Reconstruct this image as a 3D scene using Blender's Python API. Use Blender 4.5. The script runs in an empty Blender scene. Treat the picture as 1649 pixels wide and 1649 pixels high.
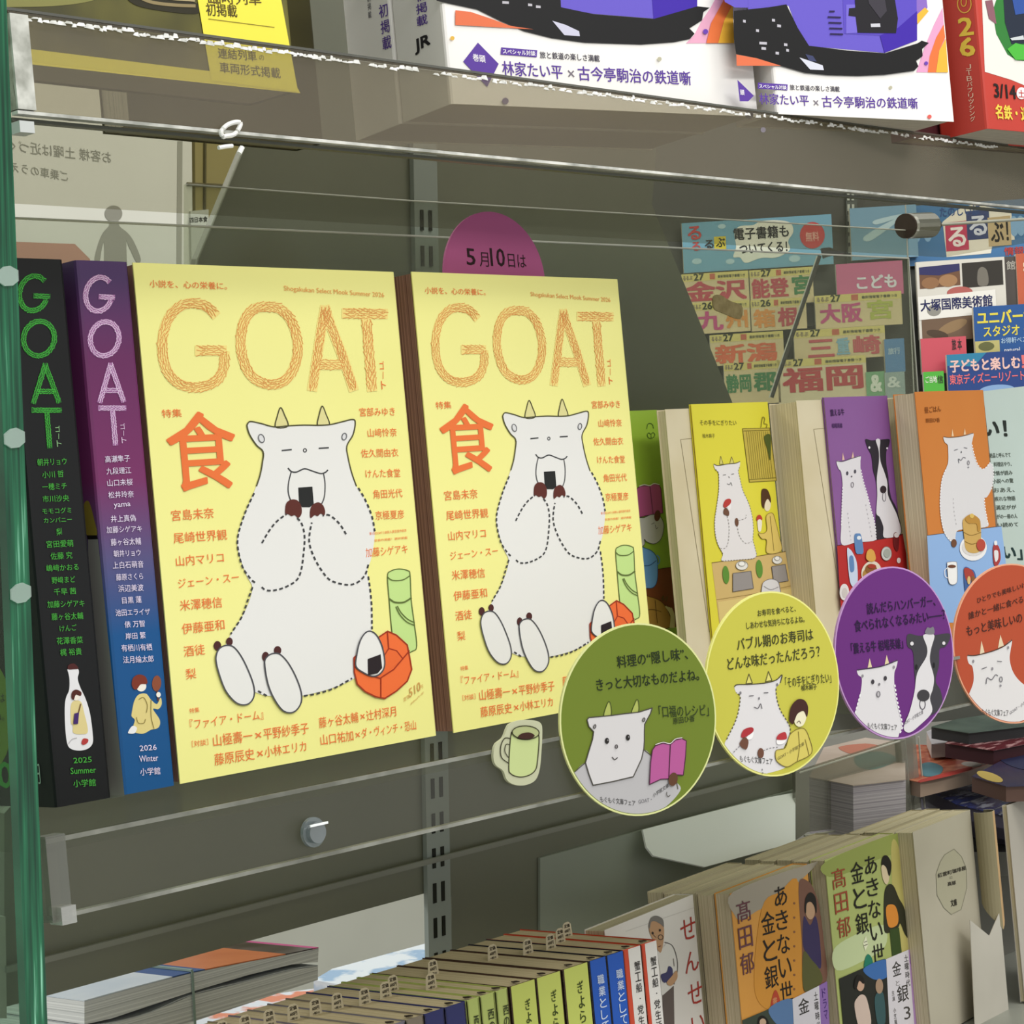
import bpy, math, random
from mathutils import Vector
random.seed(7)
sc = bpy.context.scene
COL = sc.collection
# ------------------------------------------------------------------ camera
# book frame in millimetres: X along the shelf, U up the leaning covers, N out towards the aisle
F_PX, CEN = 3494.59, 824.5
YAW, PIT, ROL, LEAN = 0.82872, -0.00821, -0.09188, 0.10165
CAMB = (-543.608, 89.188, 691.78)
EXW = Vector((1, 0, 0)); EUW = Vector((0, math.sin(LEAN), math.cos(LEAN))); ENW = Vector((0, -math.cos(LEAN), math.sin(LEAN)))
def bw(X, U, N): return (EXW*X + EUW*U + ENW*N) * .001
def mm(A, B): return [[sum(A[i][k]*B[k][j] for k in range(3)) for j in range(3)] for i in range(3)]
ca, sa, cb, sb, cg, sg = math.cos(YAW), math.sin(YAW), math.cos(PIT), math.sin(PIT), math.cos(ROL), math.sin(ROL)
RM = mm(mm([[cg,-sg,0],[sg,cg,0],[0,0,1]], mm([[1,0,0],[0,cb,-sb],[0,sb,cb]], [[ca,0,-sa],[0,1,0],[sa,0,ca]])), [[1,0,0],[0,-1,0],[0,0,-1]])
CR, CD, CF = [(EXW*r[0] + EUW*r[1] + ENW*r[2]) for r in RM]
CAM = bw(*CAMB)
cam = bpy.data.cameras.new('camera'); co = bpy.data.objects.new('camera', cam); COL.objects.link(co)
from mathutils import Matrix
m = Matrix.Identity(4)
for i in range(3):
    m[i][0] = CR[i]; m[i][1] = -CD[i]; m[i][2] = -CF[i]; m[i][3] = CAM[i]
co.matrix_world = m
cam.sensor_width = 36; cam.sensor_fit = 'HORIZONTAL'; cam.lens = 36*F_PX/1649; cam.clip_start = .02; cam.clip_end = 60
sc.camera = co
# ------------------------------------------------------------------ light
def lin(c):
    return tuple((v/12.92 if v <= .04045 else ((v+.055)/1.055)**2.4) for v in c)
def hexc(h):
    return lin(tuple(int(h[i:i+2], 16)/255 for i in (0, 2, 4)))
w = bpy.data.worlds.new('shop_light'); sc.world = w; w.use_nodes = True
w.node_tree.nodes['Background'].inputs[0].default_value = (.95, .96, .92, 1)
w.node_tree.nodes['Background'].inputs[1].default_value = .9
def area(name, loc, target, sx, sy, power, col=(1, .985, .96)):
    l = bpy.data.lights.new(name, 'AREA'); l.shape = 'RECTANGLE'; l.size = sx; l.size_y = sy; l.energy = power; l.color = col
    o = bpy.data.objects.new(name, l); COL.objects.link(o); o.location = loc
    o.rotation_euler = (Vector(target)-Vector(loc)).to_track_quat('-Z', 'Y').to_euler()
    return o
area('ceiling_light', (-.2, -2.0, 1.75), (.25, 0, .05), 2.4, .3, 42)
area('ceiling_light', (1.3, -1.1, 1.9), (.45, 0, -.05), .9, .25, 14, (1, .96, .9))
area('ceiling_light', (.7, -.5, 2.1), (1.6, .75, 0), 1.6, .3, 32)  # unseen fill lamp added to brighten the travel guide rack
area('ceiling_light', (-.6, 1.6, 1.6), (.1, .5, -.3), 1.6, .3, 34)
sc.view_settings.view_transform = 'Standard'; sc.view_settings.look = 'None'
sc.view_settings.gamma = 1; sc.view_settings.exposure = -0.33; sc.view_settings.use_curve_mapping = False
# ------------------------------------------------------------------ materials
MATS = {}
def paper(h, rough=.55, spec=.3, name=None):
    k = (h, rough, spec)
    if k in MATS: return MATS[k]
    m = bpy.data.materials.new(name or 'ink_'+h); m.use_nodes = True
    b = m.node_tree.nodes['Principled BSDF']; b.inputs['Base Color'].default_value = (*hexc(h), 1)
    b.inputs['Roughness'].default_value = rough; b.inputs['Specular IOR Level'].default_value = spec
    MATS[k] = m; return m
def mottled(h1, h2, scale=30, rough=.6, detail=3, ramp=(.35, .65), stretch=(1, 1, 1), bump=0, extra=None):
    k = ('mot', h1, h2, scale, rough, ramp, stretch, bump, str(extra))
    if k in MATS: return MATS[k]
    m = bpy.data.materials.new('mottled_'+h1); m.use_nodes = True; nt = m.node_tree; b = nt.nodes['Principled BSDF']
    tc = nt.nodes.new('ShaderNodeTexCoord'); mp = nt.nodes.new('ShaderNodeMapping'); mp.inputs['Scale'].default_value = stretch
    nz = nt.nodes.new('ShaderNodeTexNoise'); nz.inputs['Scale'].default_value = scale; nz.inputs['Detail'].default_value = detail
    cr = nt.nodes.new('ShaderNodeValToRGB'); cr.color_ramp.elements[0].position = ramp[0]; cr.color_ramp.elements[1].position = ramp[1]
    cr.color_ramp.elements[0].color = (*hexc(h1), 1); cr.color_ramp.elements[1].color = (*hexc(h2), 1)
    for i, e in enumerate(extra or []):
        el = cr.color_ramp.elements.new(e[0]); el.color = (*hexc(e[1]), 1)
    L = nt.links.new; L(tc.outputs['Object'], mp.inputs[0]); L(mp.outputs[0], nz.inputs[0]); L(nz.outputs[0], cr.inputs[0]); L(cr.outputs[0], b.inputs['Base Color'])
    b.inputs['Roughness'].default_value = rough
    if bump:
        bp = nt.nodes.new('ShaderNodeBump'); bp.inputs['Strength'].default_value = bump; bp.inputs['Distance'].default_value = .0005
        L(nz.outputs[0], bp.inputs['Height']); L(bp.outputs[0], b.inputs['Normal'])
    MATS[k] = m; return m
def pages(h1='d9cdb0', h2='b9a987', direction=(1, 0, 0), per_mm=1.1):
    k = ('pages', h1, h2, tuple(round(v, 3) for v in direction), per_mm)
    if k in MATS: return MATS[k]
    m = bpy.data.materials.new('page_edges'); m.use_nodes = True; nt = m.node_tree; b = nt.nodes['Principled BSDF']
    g = nt.nodes.new('ShaderNodeTexCoord'); d = nt.nodes.new('ShaderNodeVectorMath'); d.operation = 'DOT_PRODUCT'; d.inputs[1].default_value = direction
    cx = nt.nodes.new('ShaderNodeCombineXYZ'); nz = nt.nodes.new('ShaderNodeTexNoise'); nz.inputs['Scale'].default_value = per_mm*1000; nz.inputs['Detail'].default_value = 2
    cr = nt.nodes.new('ShaderNodeValToRGB'); cr.color_ramp.elements[0].position = .3; cr.color_ramp.elements[1].position = .62
    cr.color_ramp.elements[0].color = (*hexc(h2), 1); cr.color_ramp.elements[1].color = (*hexc(h1), 1)
    L = nt.links.new; L(g.outputs['Object'], d.inputs[0]); L(d.outputs['Value'], cx.inputs[0]); L(cx.outputs[0], nz.inputs[0]); L(nz.outputs[0], cr.inputs[0]); L(cr.outputs[0], b.inputs['Base Color'])
    b.inputs['Roughness'].default_value = .8
    MATS[k] = m; return m
def acrylic(tint='f2f5f0', haze=.06, gloss=.06, hazecol='c8c8bc', rough=.12, name='acrylic'):
    k = ('acr', tint, haze, gloss, hazecol, rough)
    if k in MATS: return MATS[k]
    m = bpy.data.materials.new(name); m.use_nodes = True; nt = m.node_tree; nt.nodes.clear()
    out = nt.nodes.new('ShaderNodeOutputMaterial'); tr = nt.nodes.new('ShaderNodeBsdfTransparent'); tr.inputs[0].default_value = (*hexc(tint), 1)
    df = nt.nodes.new('ShaderNodeBsdfDiffuse'); df.inputs[0].default_value = (*hexc(hazecol), 1)
    gl = nt.nodes.new('ShaderNodeBsdfGlossy'); gl.inputs['Roughness'].default_value = rough
    tc = nt.nodes.new('ShaderNodeTexCoord'); nz = nt.nodes.new('ShaderNodeTexNoise'); nz.inputs['Scale'].default_value = 9; nz.inputs['Detail'].default_value = 6
    mr = nt.nodes.new('ShaderNodeMapRange'); mr.inputs['To Min'].default_value = haze*.75; mr.inputs['To Max'].default_value = haze*1.3
    m1 = nt.nodes.new('ShaderNodeMixShader'); m2 = nt.nodes.new('ShaderNodeMixShader'); m2.inputs[0].default_value = gloss
    L = nt.links.new; L(tc.outputs['Object'], nz.inputs[0]); L(nz.outputs[0], mr.inputs[0]); L(mr.outputs[0], m1.inputs[0])
    L(tr.outputs[0], m1.inputs[1]); L(df.outputs[0], m1.inputs[2]); L(m1.outputs[0], m2.inputs[1]); L(gl.outputs[0], m2.inputs[2]); L(m2.outputs[0], out.inputs[0])
    MATS[k] = m; return m
# ------------------------------------------------------------------ planes, meshes, things
class Pl:
    """a real plane in the shop; ex right, ey up, n out of the printed face"""
    def __init__(s, o, ex, ey): s.o = Vector(o); s.ex = Vector(ex).normalized(); s.ey = Vector(ey).normalized(); s.n = s.ex.cross(s.ey)
    def hit(s, x, y):
        d = CF + CR*((x-CEN)/F_PX) + CD*((y-CEN)/F_PX); t = (s.o-CAM).dot(s.n)/d.dot(s.n); return CAM + d*t
    def at(s, x, y): p = s.hit(x, y)-s.o; return (p.dot(s.ex), p.dot(s.ey))
    def w(s, u, v, d=0): return s.o + s.ex*u + s.ey*v + s.n*d
def yawed(phi): a = math.radians(phi); return EXW*math.cos(a) + ENW*math.sin(a)
def front(N, phi=0, X=0, U=0): return Pl(bw(X, U, N), yawed(phi), EUW)
def side(X, N=0, U=0): return Pl(bw(X, U, N), ENW, EUW)          # faces left (-X)
def atu(x, y, U):
    pl = Pl(bw(0, U, 0), EXW, -ENW); p = pl.hit(x, y)*1000
    return p.dot(EXW), p.dot(ENW)
def T(x0, y0, s): return lambda x, y: (x0+x/s, y0+y/s)
def thing(name, label, cat, loc, group=None):
    o = bpy.data.objects.new(name, None); o.empty_display_size = .02; COL.objects.link(o); o.location = loc
    o['label'] = label; o['category'] = cat
    if group: o['group'] = group
    return o
class MB:
    def __init__(s): s.v = []; s.f = []; s.m = []; s.mats = []
    def mi(s, m):
        if isinstance(m, str): m = paper(m)
        if m not in s.mats: s.mats.append(m)
        return s.mats.index(m)
    def face(s, pts, m):
        b = len(s.v); s.v += [Vector(p) for p in pts]; s.f.append(tuple(range(b, b+len(pts)))); s.m.append(s.mi(m))
    def box(s, o, a, b, c, m, mtop=None):
        """corner o, edge vectors a, b, c"""
        o, a, b, c = map(Vector, (o, a, b, c)); k = len(s.v)
        s.v += [o, o+a, o+a+b, o+b, o+c, o+a+c, o+a+b+c, o+b+c]
        for q in ((0,3,2,1), (4,5,6,7), (0,1,5,4), (1,2,6,5), (2,3,7,6), (3,0,4,7)): s.f.append(tuple(k+i for i in q)); s.m.append(s.mi(m))
    def prism(s, pts, d, m, side_m=None):
        """pts world loop, extruded by vector d"""
        n = len(pts); b = len(s.v); d = Vector(d); s.v += [Vector(p) for p in pts]+[Vector(p)+d for p in pts]
        s.f.append(tuple(range(b, b+n))); s.m.append(s.mi(m)); s.f.append(tuple(range(b+2*n-1, b+n-1, -1))); s.m.append(s.mi(side_m or m))
        for i in range(n):
            j = (i+1) % n; s.f.append((b+i, b+n+i, b+n+j, b+j)); s.m.append(s.mi(side_m or m))
    def tube(s, pts, r, m, n=8):
        pts = [Vector(p) for p in pts]; b = len(s.v)
        for i, p in enumerate(pts):
            t = (pts[min(i+1, len(pts)-1)]-pts[max(i-1, 0)]).normalized(); a = t.orthogonal().normalized(); c = t.cross(a)
            rr = r[i] if isinstance(r, (list, tuple)) else r
            s.v += [p + (a*math.cos(2*math.pi*k/n)+c*math.sin(2*math.pi*k/n))*rr for k in range(n)]
        for i in range(len(pts)-1):
            for k in range(n): s.f.append((b+i*n+k, b+i*n+(k+1) % n, b+(i+1)*n+(k+1) % n, b+(i+1)*n+k)); s.m.append(s.mi(m))
        s.f.append(tuple(b+k for k in range(n))); s.m.append(s.mi(m)); e = b+(len(pts)-1)*n; s.f.append(tuple(e+k for k in range(n-1, -1, -1))); s.m.append(s.mi(m))
    def build(s, name, parent=None, **props):
        me = bpy.data.meshes.new(name); org = Vector(parent_loc(parent)) if parent else Vector((0, 0, 0))
        me.from_pydata([tuple(v-org) for v in s.v], [], s.f)
        for m in s.mats: me.materials.append(m)
        me.polygons.foreach_set('material_index', s.m); me.update()
        o = bpy.data.objects.new(name, me); COL.objects.link(o)
        if parent: o.parent = parent
        for k, v in props.items(): o[k] = v
        return o
def parent_loc(p):
    l = Vector((0, 0, 0))
    while p: l += p.location; p = p.parent
    return l
def struct(mb, name): return mb.build(name, None, kind='structure')
# ------------------------------------------------------------------ printing
LAY = .00011
def smooth(pts, closed=True, k=5):
    n = len(pts); out = []
    rng = range(n) if closed else range(n-1)
    for i in rng:
        if closed: a, b, c, d = pts[i-1], pts[i], pts[(i+1) % n], pts[(i+2) % n]
        else: a, b, c, d = pts[max(i-1, 0)], pts[i], pts[i+1], pts[min(i+2, n-1)]
        for j in range(k):
            t = j/k; out.append(tuple(.5*((2*b[q]) + (-a[q]+c[q])*t + (2*a[q]-5*b[q]+4*c[q]-d[q])*t*t + (-a[q]+3*b[q]-3*c[q]+d[q])*t**3) for q in (0, 1)))
    if not closed: out.append(pts[-1])
    return out
def arcpts(cx, cy, rx, ry, a0=0, a1=360, n=24, tilt=0):
    t = math.radians(tilt); out = []
    for i in range(n+(0 if abs(a1-a0) == 360 else 1)):
        a = math.radians(a0+(a1-a0)*i/n); x, y = rx*math.cos(a), ry*math.sin(a); out.append((cx+x*math.cos(t)-y*math.sin(t), cy+x*math.sin(t)+y*math.cos(t)))
    return out
class Print:
    def __init__(s, pl, tr=None, mb=None): s.pl = pl; s.tr = tr or (lambda x, y: (x, y)); s.mb = mb or MB()
    def P(s, p): return s.pl.at(*s.tr(*p))
    cnt = 0; R = 0
    def uvface(s, uv, col, lay):      # each dab of ink lies a few microns above the last, so no two coincide
        s.cnt = (s.cnt+1) % 37
        if s.R and any(math.hypot(u, v) > s.R for u, v in uv): return
        d = LAY*(lay+s.cnt*.022); s.mb.face([s.pl.w(u, v, d) for u, v in uv], col)
    def poly(s, pts, col, lay=1, sm=True): s.uvface([s.P(p) for p in (smooth(pts) if sm else pts)][::-1], col, lay)
    def oval(s, cx, cy, rx, ry, col, lay=1, tilt=0): s.poly(arcpts(cx, cy, rx, ry, tilt=tilt), col, lay, False)
    def line(s, pts, wd, col, lay=2, closed=False, sm=True, dash=None):
        """wd in the unit of tr; dash=(on, off)"""
        if sm and len(pts) > 2: pts = smooth(pts, closed)
        if closed: pts = list(pts)+[pts[0]]
        segs = []; acc = 0; per = sum(dash) if dash else 1
        for (x0, y0), (x1, y1) in zip(pts, pts[1:]):
            L = math.hypot(x1-x0, y1-y0)
            if L < 1e-6: continue
            if not dash: segs.append((x0, y0, x1, y1)); continue
            t = 0
            while t < L-1e-6:
                ph = (acc+t) % per
                if ph < dash[0]-1e-9:
                    e = min(L, t+dash[0]-ph); segs.append((x0+(x1-x0)*t/L, y0+(y1-y0)*t/L, x0+(x1-x0)*e/L, y0+(y1-y0)*e/L))
                else: e = min(L, t+per-ph)
                t = max(e, t+1e-4)
            acc += L
        for x0, y0, x1, y1 in segs:
            dx, dy = x1-x0, y1-y0; L = math.hypot(dx, dy) or 1; nx, ny = -dy/L*wd/2, dx/L*wd/2; ex, ey = (dx/L*wd*.25, dy/L*wd*.25) if not dash else (0, 0)
            s.uvface([s.P(p) for p in ((x0-ex+nx, y0-ey+ny), (x1+ex+nx, y1+ey+ny), (x1+ex-nx, y1+ey-ny), (x0-ex-nx, y0-ey-ny))], col, lay)
    def outl(s, pts, fill, col, wd, lay=1, sm=True):
        q = smooth(pts) if sm else list(pts); s.poly(q, fill, lay, False); s.line(q, wd, col, lay+1, True, False)
    def text(s, t, p0, p1, h, col, lay=3, bold=0, shear=0):
        vs, fs, (x0, x1, y0, y1) = glyph(t, bold)
        u0, v0 = s.P(p0); u1, v1 = s.P(p1); _, vt = s.P((p0[0], p0[1]-h)); H = vt-v0
        W = x1-x0 or 1; hh = y1-y0 or 1; b = len(s.mb.v); mi = s.mb.mi(col); q4 = len(vs)//4 if bold > .001 else len(vs)+1
        for iv, (x, y) in enumerate(vs):
            a = (x-x0)/W; c = (y-y0)/hh; u = u0+(u1-u0)*a+shear*c*H; v = v0+(v1-v0)*a+H*c; s.mb.v.append(s.pl.w(u, v, LAY*(lay+.15*(iv//q4))))
        for f in fs: s.mb.f.append(tuple(b+i for i in f)); s.mb.m.append(mi)
    def vtext(s, t, p0, p1, wd, col, lay=3, bold=0, fill=.86):
        """p0 top centre, p1 bottom centre, wd glyph width"""
        n = len(t)
        for i, ch in enumerate(t):
            if ch == ' ': continue
            cx = p0[0]+(p1[0]-p0[0])*(i+.5)/n; cy = p0[1]+(p1[1]-p0[1])*(i+.5)/n; h = (p1[1]-p0[1])/n*fill
            if ch in 'ー―・': 
                if ch == '・': s.oval(cx, cy, wd*.1, wd*.1, col, lay)
                else: s.line([(cx, cy-h*.42), (cx, cy+h*.42)], wd*.1, col, lay)
                continue
            sl = s.slope
            s.text(ch, (cx-wd/2, cy+h/2-sl*wd/2), (cx+wd/2, cy+h/2+sl*wd/2), h, col, lay, bold)
    slope = 0
GL = {}
def glyph(t, bold=0):
    k = (t, bold)
    if k in GL: return GL[k]
    c = bpy.data.curves.new('g', 'FONT'); c.body = t; c.resolution_u = 2
    o = bpy.data.objects.new('g', c); me = bpy.data.meshes.new_from_object(o)
    vs = [(v.co.x, v.co.y) for v in me.vertices]; fs = [tuple(p.vertices) for p in me.polygons]
    bpy.data.objects.remove(o); bpy.data.curves.remove(c); bpy.data.meshes.remove(me)
    if bold > .001 and vs:      # heavier weight: the same glyph laid down again a hair to each side
        v0, f0, n = vs, fs, len(vs); vs, fs = [], []
        for k, (dx, dy) in enumerate(((-1, -.8), (1, .8), (-1, .8), (1, -.8))):
            vs += [(x+dx*bold*.75, y+dy*bold*.75) for x, y in v0]; fs += [tuple(i+k*n for i in f) for f in f0]
    xs = [v[0] for v in vs] or [0, 1]; ys = [v[1] for v in vs] or [0, 1]
    GL[k] = (vs, fs, (min(xs), max(xs), min(ys), max(ys))); return GL[k]
def braid(pr, pts, wd, col, lay=2, ln=34, th=4.2, rows=4, amp=22):
    """short rods laid herringbone along a stroke, as the masthead letters are drawn"""
    acc = []; L = 0
    for (x0, y0), (x1, y1) in zip(pts, pts[1:]):
        l = math.hypot(x1-x0, y1-y0); acc.append((L, l, x0, y0, x1, y1)); L += l
    n = max(2, int(L/(ln*.8)))
    for i in range(n):
        s = L*(i+.5)/n
        for a, l, x0, y0, x1, y1 in acc:
            if a <= s <= a+l: break
        t = (s-a)/l; cx, cy = x0+(x1-x0)*t, y0+(y1-y0)*t; ang = math.atan2(y1-y0, x1-x0); nx, ny = -math.sin(ang), math.cos(ang)
        for j in range(rows):
            o = ((j+.5)/rows-.5)*wd*.86 + random.uniform(-1, 1)*wd*.03; da = math.radians((amp if j*2 < rows else -amp)*random.uniform(.2, 1.3)*(1 if random.random() < .85 else -1)); q = ang+da
            px, py = cx+nx*o, cy+ny*o; sh_ = ln*(.3 if j % 2 else -.12)*random.uniform(.6, 1.2); px += math.cos(ang)*sh_; py += math.sin(ang)*sh_; k = ln*.5*random.uniform(.75, 1.1)
            pr.line([(px-math.cos(q)*k, py-math.sin(q)*k), (px+math.cos(q)*k, py+math.sin(q)*k)], th, col, lay, sm=False)
# ------------------------------------------------------------------ books
def book(t, o, ex, ey, W, H, D, cover, page=('d9cdb0', 'b3a380'), spine='right', ct=.0006, inset=.0007, cover_name='cover'):
    """o = lower left front corner of the front cover (metres, world); depth D goes away from the viewer of the cover"""
    o, ex, ey = Vector(o), Vector(ex).normalized(), Vector(ey).normalized(); n = ex.cross(ey); W, H, D = W/1000, H/1000, D/1000
    pb = MB(); a = 0 if spine == 'right' else ct; 
    pgm = pages(page[0], page[1], tuple(n))
    pb.box(o+ex*(inset if spine == 'right' else ct)-n*ct+ey*inset, ex*(W-inset-ct), ey*(H-2*inset), -n*(D-2*ct), pgm); pb.build('page_block', t)
    cm = cover if not isinstance(cover, str) else paper(cover)
    c = MB(); s0, s1 = (0, 1) if spine == 'right' else (1, 0)
    def q(x, d): return o + ex*(x if spine == 'right' else W-x) - n*d
    r = min(.0015, D*.2)
    outer = [(0, 0), (W-r, 0), (W-r*.3, r*.3), (W, r), (W, D-r), (W-r*.3, D-r*.3), (W-r, D), (0, D)]; inner = [(0, D-ct), (W-ct, D-ct), (W-ct, ct), (0, ct)]
    pts = [q(*p) for p in outer+inner]; k = len(pts); b = len(c.v)
    c.v += pts+[p+ey*H for p in pts]; mi = c.mi(cm)
    for i in range(k):
        j = (i+1) % k; c.f.append((b+i, b+j, b+k+j, b+k+i) if spine == 'right' else (b+j, b+i, b+k+i, b+k+j)); c.m.append(mi)
    for base in (0, k):   # end strips of the folded sheet
        for quad in ((0, 1, 10, 11), (1, 2, 3, 10), (3, 4, 9, 10), (4, 5, 6, 9), (6, 7, 8, 9)): c.f.append(tuple(b+base+i for i in quad)); c.m.append(mi)
    c.build(cover_name, t)
    return n
# ------------------------------------------------------------------ room shell
def quadw(mb, p, m): mb.face(p, m)
fl = MB(); fl.face([(-2, -2.2, -1.25), (4.5, -2.2, -1.25), (4.5, 3.2, -1.25), (-2, 3.2, -1.25)], mottled('8a8880', '9b9a92', 6, .4)); struct(fl, 'floor')
wb = MB(); wb.box((-2, 2.6, -1.25), (6.5, 0, 0), (0, 0, 3.6), (0, .1, 0), mottled('d6d7ca', 'dedfd2', 3, .7)); struct(wb, 'wall_back')
wr = MB(); wr.box((4.5, -2.2, -1.25), (.1, 0, 0), (0, 4.8, 0), (0, 0, 3.6), mottled('75766c', '83847a', 3, .7)); struct(wr, 'wall_right')
# ------------------------------------------------------------------ display bay
DARK = mottled('737567', '7b7d6f', 5, .45, stretch=(1, 1, .3))
PANEL = Pl(bw(0, 0, -268), (1, 0, 0), (0, 0, 1))
def slab(t, name, pl, pts, thick, m, sm=False, side_m=None, lay=0, **kw):
    mb = MB(); q = smooth(pts) if sm else pts
    mb.prism([pl.w(*pl.at(*p), LAY*lay) for p in q][::-1], -pl.n*thick, m, side_m); return mb.build(name, t, **kw)
t = thing('display_back_panel', 'dark grey metal back panel with slanted side edges behind the middle shelf', 'panel', PANEL.hit(700, 1500))
slab(t, 'panel_sheet', PANEL, [(437, -60), (391, 237), (316, 417), (240, 800), (60, 1250), (7, 1310), (7, 1622), (690, 1437), (727, 1442), (727, 1600), (1281, 1470), (1281, 1180), (1180, 650), (1095, 440), (1050, 330), (1080, -60)], .004, DARK)
mb = MB(); e1 = [PANEL.hit(*p)+PANEL.n*.0012 for p in ((437, -60), (391, 237), (316, 417), (240, 800))]
mb.tube(e1, .0007, paper('a8aba0', .3)); mb.build('edge_trim', t)
rail = Pl(bw(0, 0, -262), EXW, (0, 0, 1))
mb = MB(); a, b = rail.hit(8, 1556), rail.hit(1278, 1233); a2 = rail.hit(8, 1566)
mb.box(a2, b-a, a-a2, rail.n*.002, mottled('80827a', '8f9188', 8, .35)); mb.build('rail', t)
slab(t, 'side_channel', rail, [(0, 1476), (9, 1476), (11, 1640), (0, 1640)], .006, paper('b4b4aa', .4))
def upright(x0, x1, y, label, ytop, ybot, colr, slots):
    pl = Pl(PANEL.o+PANEL.n*.004, (1, 0, 0), (0, 0, 1)); u0, _ = pl.at(x0, y); u1, _ = pl.at(x1, y); _, v1 = pl.at(x0, ytop); _, v0 = pl.at(x0, ybot)
    t = thing('slotted_upright', label, 'post', pl.w((u0+u1)/2, v0))
    mb = MB(); mb.box(pl.w(u0, v0), pl.ex*(u1-u0), pl.ey*(v1-v0), -pl.n*.0035, paper(colr, .4)); mb.build('channel', t)
    v = v0+.008; proto = None; W = u1-u0
    while v+.016 < v1 and slots > 0:
        for fx in (.22, .58):
            if proto is None:
                m2 = MB(); m2.box(pl.w(u0+W*fx, v, .0002), pl.ex*W*.14, pl.ey*.0125, pl.n*.0004, paper('17190f')); proto = m2.build('slot', t); pv, pf = v, fx
            else:
                c = proto.copy(); COL.objects.link(c); c.parent = t; c.location = pl.ex*W*(fx-pf)+pl.ey*(v-pv)
        v += .022; slots -= 1
upright(690, 727, 1500, 'bluish grey slotted metal upright behind the middle of the yellow magazines', 225, 1590, '98a09c', 22)
rackw = T(0, 0, 1)
# ------------------------------------------------------------------ acrylic shelves
CLEAR = acrylic('f4f5f0', .025, .02, '8d8e84', .2, 'clear_acrylic')
LIPM = acrylic('eeeee8', .028, .03, 'a5a498', .25, 'dull_acrylic')
TOPL = acrylic('f0eee8', .1, .03, 'b8ac9a', .3, 'hazy_acrylic')
EDGE = mottled('66675e', '8a8b82', 60, .35, stretch=(1, 1, 1))
EDGEB = mottled('9a9b94', 'dcdcd6', 90, .3); EDGEM = mottled('6c6d64', '94958c', 60, .3)
CHIP = mottled('c6c6bf', 'ffffff', 200, .5)
def shelf(lab, U, nf, x0, x1, nb, drop, lipm, platem, ucol=None, bright=0):
    t = thing('acrylic_shelf', lab, 'shelf', bw((x0+x1)/2, U, nb))
    mb = MB(); mb.box(bw(x0, U-5, nb), bw(x1-x0, 0, 0), bw(0, 0, nf-nb-.5), bw(0, 4.8, 0), platem); mb.build('plate', t)
    mb = MB(); mb.box(bw(x0, U-drop, nf), bw(x1-x0, 0, 0), bw(0, drop, 0), bw(0, 0, 3), lipm); mb.build('front_lip', t)
    return t
tm_ = shelf('middle clear acrylic shelf holding the yellow magazines', 0, 73, -118, 900, -250, 26, LIPM, CLEAR)
mb = MB(); mb.box(bw(-118, -1.6, 76.05), bw(1018, 0, 0), bw(0, 1.6, 0), bw(0, 0, .5), EDGE); mb.build('top_edge', tm_)
mb = MB(); mb.box(bw(-118, -27.4, 73), bw(1018, 0, 0), bw(0, 1.4, 0), bw(0, 0, 3.3), EDGEM); mb.build('bottom_edge', tm_)
mb = MB(); mb.box(bw(-119, -28, 72), bw(8, 0, 0), bw(0, 29, 0), bw(0, 0, 5.5), acrylic('c8c9c0', .2, .08, 'b2b3aa', .2, 'frosted_acrylic')); 
mb.box(bw(-117, -29, 73), bw(6, 0, 0), bw(0, 6, 0), bw(0, 0, 7), acrylic('e8e9e2', .25, .3, 'f0f0ea', .05, 'glossy_acrylic')); mb.build('corner_block', tm_)
tt = shelf('upper clear acrylic shelf carrying the white railway magazines', 282, 73, -103, 1000, -225, 34, TOPL, acrylic('eeede6', .06, .03, '8a897c', .25, 'shelf_acrylic'))
mb = MB(); mb.box(bw(-103, 246.4, 73), bw(1103, 0, 0), bw(0, 1.2, 0), bw(0, 0, 3.6), EDGEB); mb.build('bottom_edge', tt)
mb = MB(); mb.box(bw(-103, 244.6, 70), bw(1103, 0, 0), bw(0, 1.2, 0), bw(0, 0, 3), paper('55564c', .3)); mb.build('bottom_seam', tt)
mb = MB(); mb.box(bw(-104, 282.2, 72.6), bw(1104, 0, 0), bw(0, 1.0, 0), bw(0, 0, 3.4), acrylic('8f8f86', .5, .1, '6d6d64', .2, 'grey_edge')); mb.build('top_edge', tt)
ch = MB(); x = -100
while x < 560:
    l = random.uniform(1.5, 5)
    if random.random() < .82 or x < 60:
        u = 279.6+random.uniform(-.7, .5); h = random.uniform(.7, 1.7)
        ch.prism([bw(x, u, 76.2), bw(x+l, u+random.uniform(-.4, .4), 76.2), bw(x+l*.8, u+h, 76.2), bw(x+l*.3, u+h*random.uniform(.7, 1.2), 76.2)], bw(0, 0, .4), CHIP)
    x += l*.8
ch.build('chipped_glue_line', tt, kind='stuff')
mb = MB(); mb.box(bw(-103, 248, 71), bw(7.5, 0, 0), bw(0, 33, 0), bw(0, 0, 6), mottled('9a9b92', 'd6d6cf', 120, .4, bump=.4)); mb.build('corner_block', tt)
mb = MB(); mb.box(bw(-103, 240, 71), bw(6, 0, 0), bw(0, 4, 0), bw(0, 0, 6), paper('c9cccb', .25)); mb.build('corner_block', tt)
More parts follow.
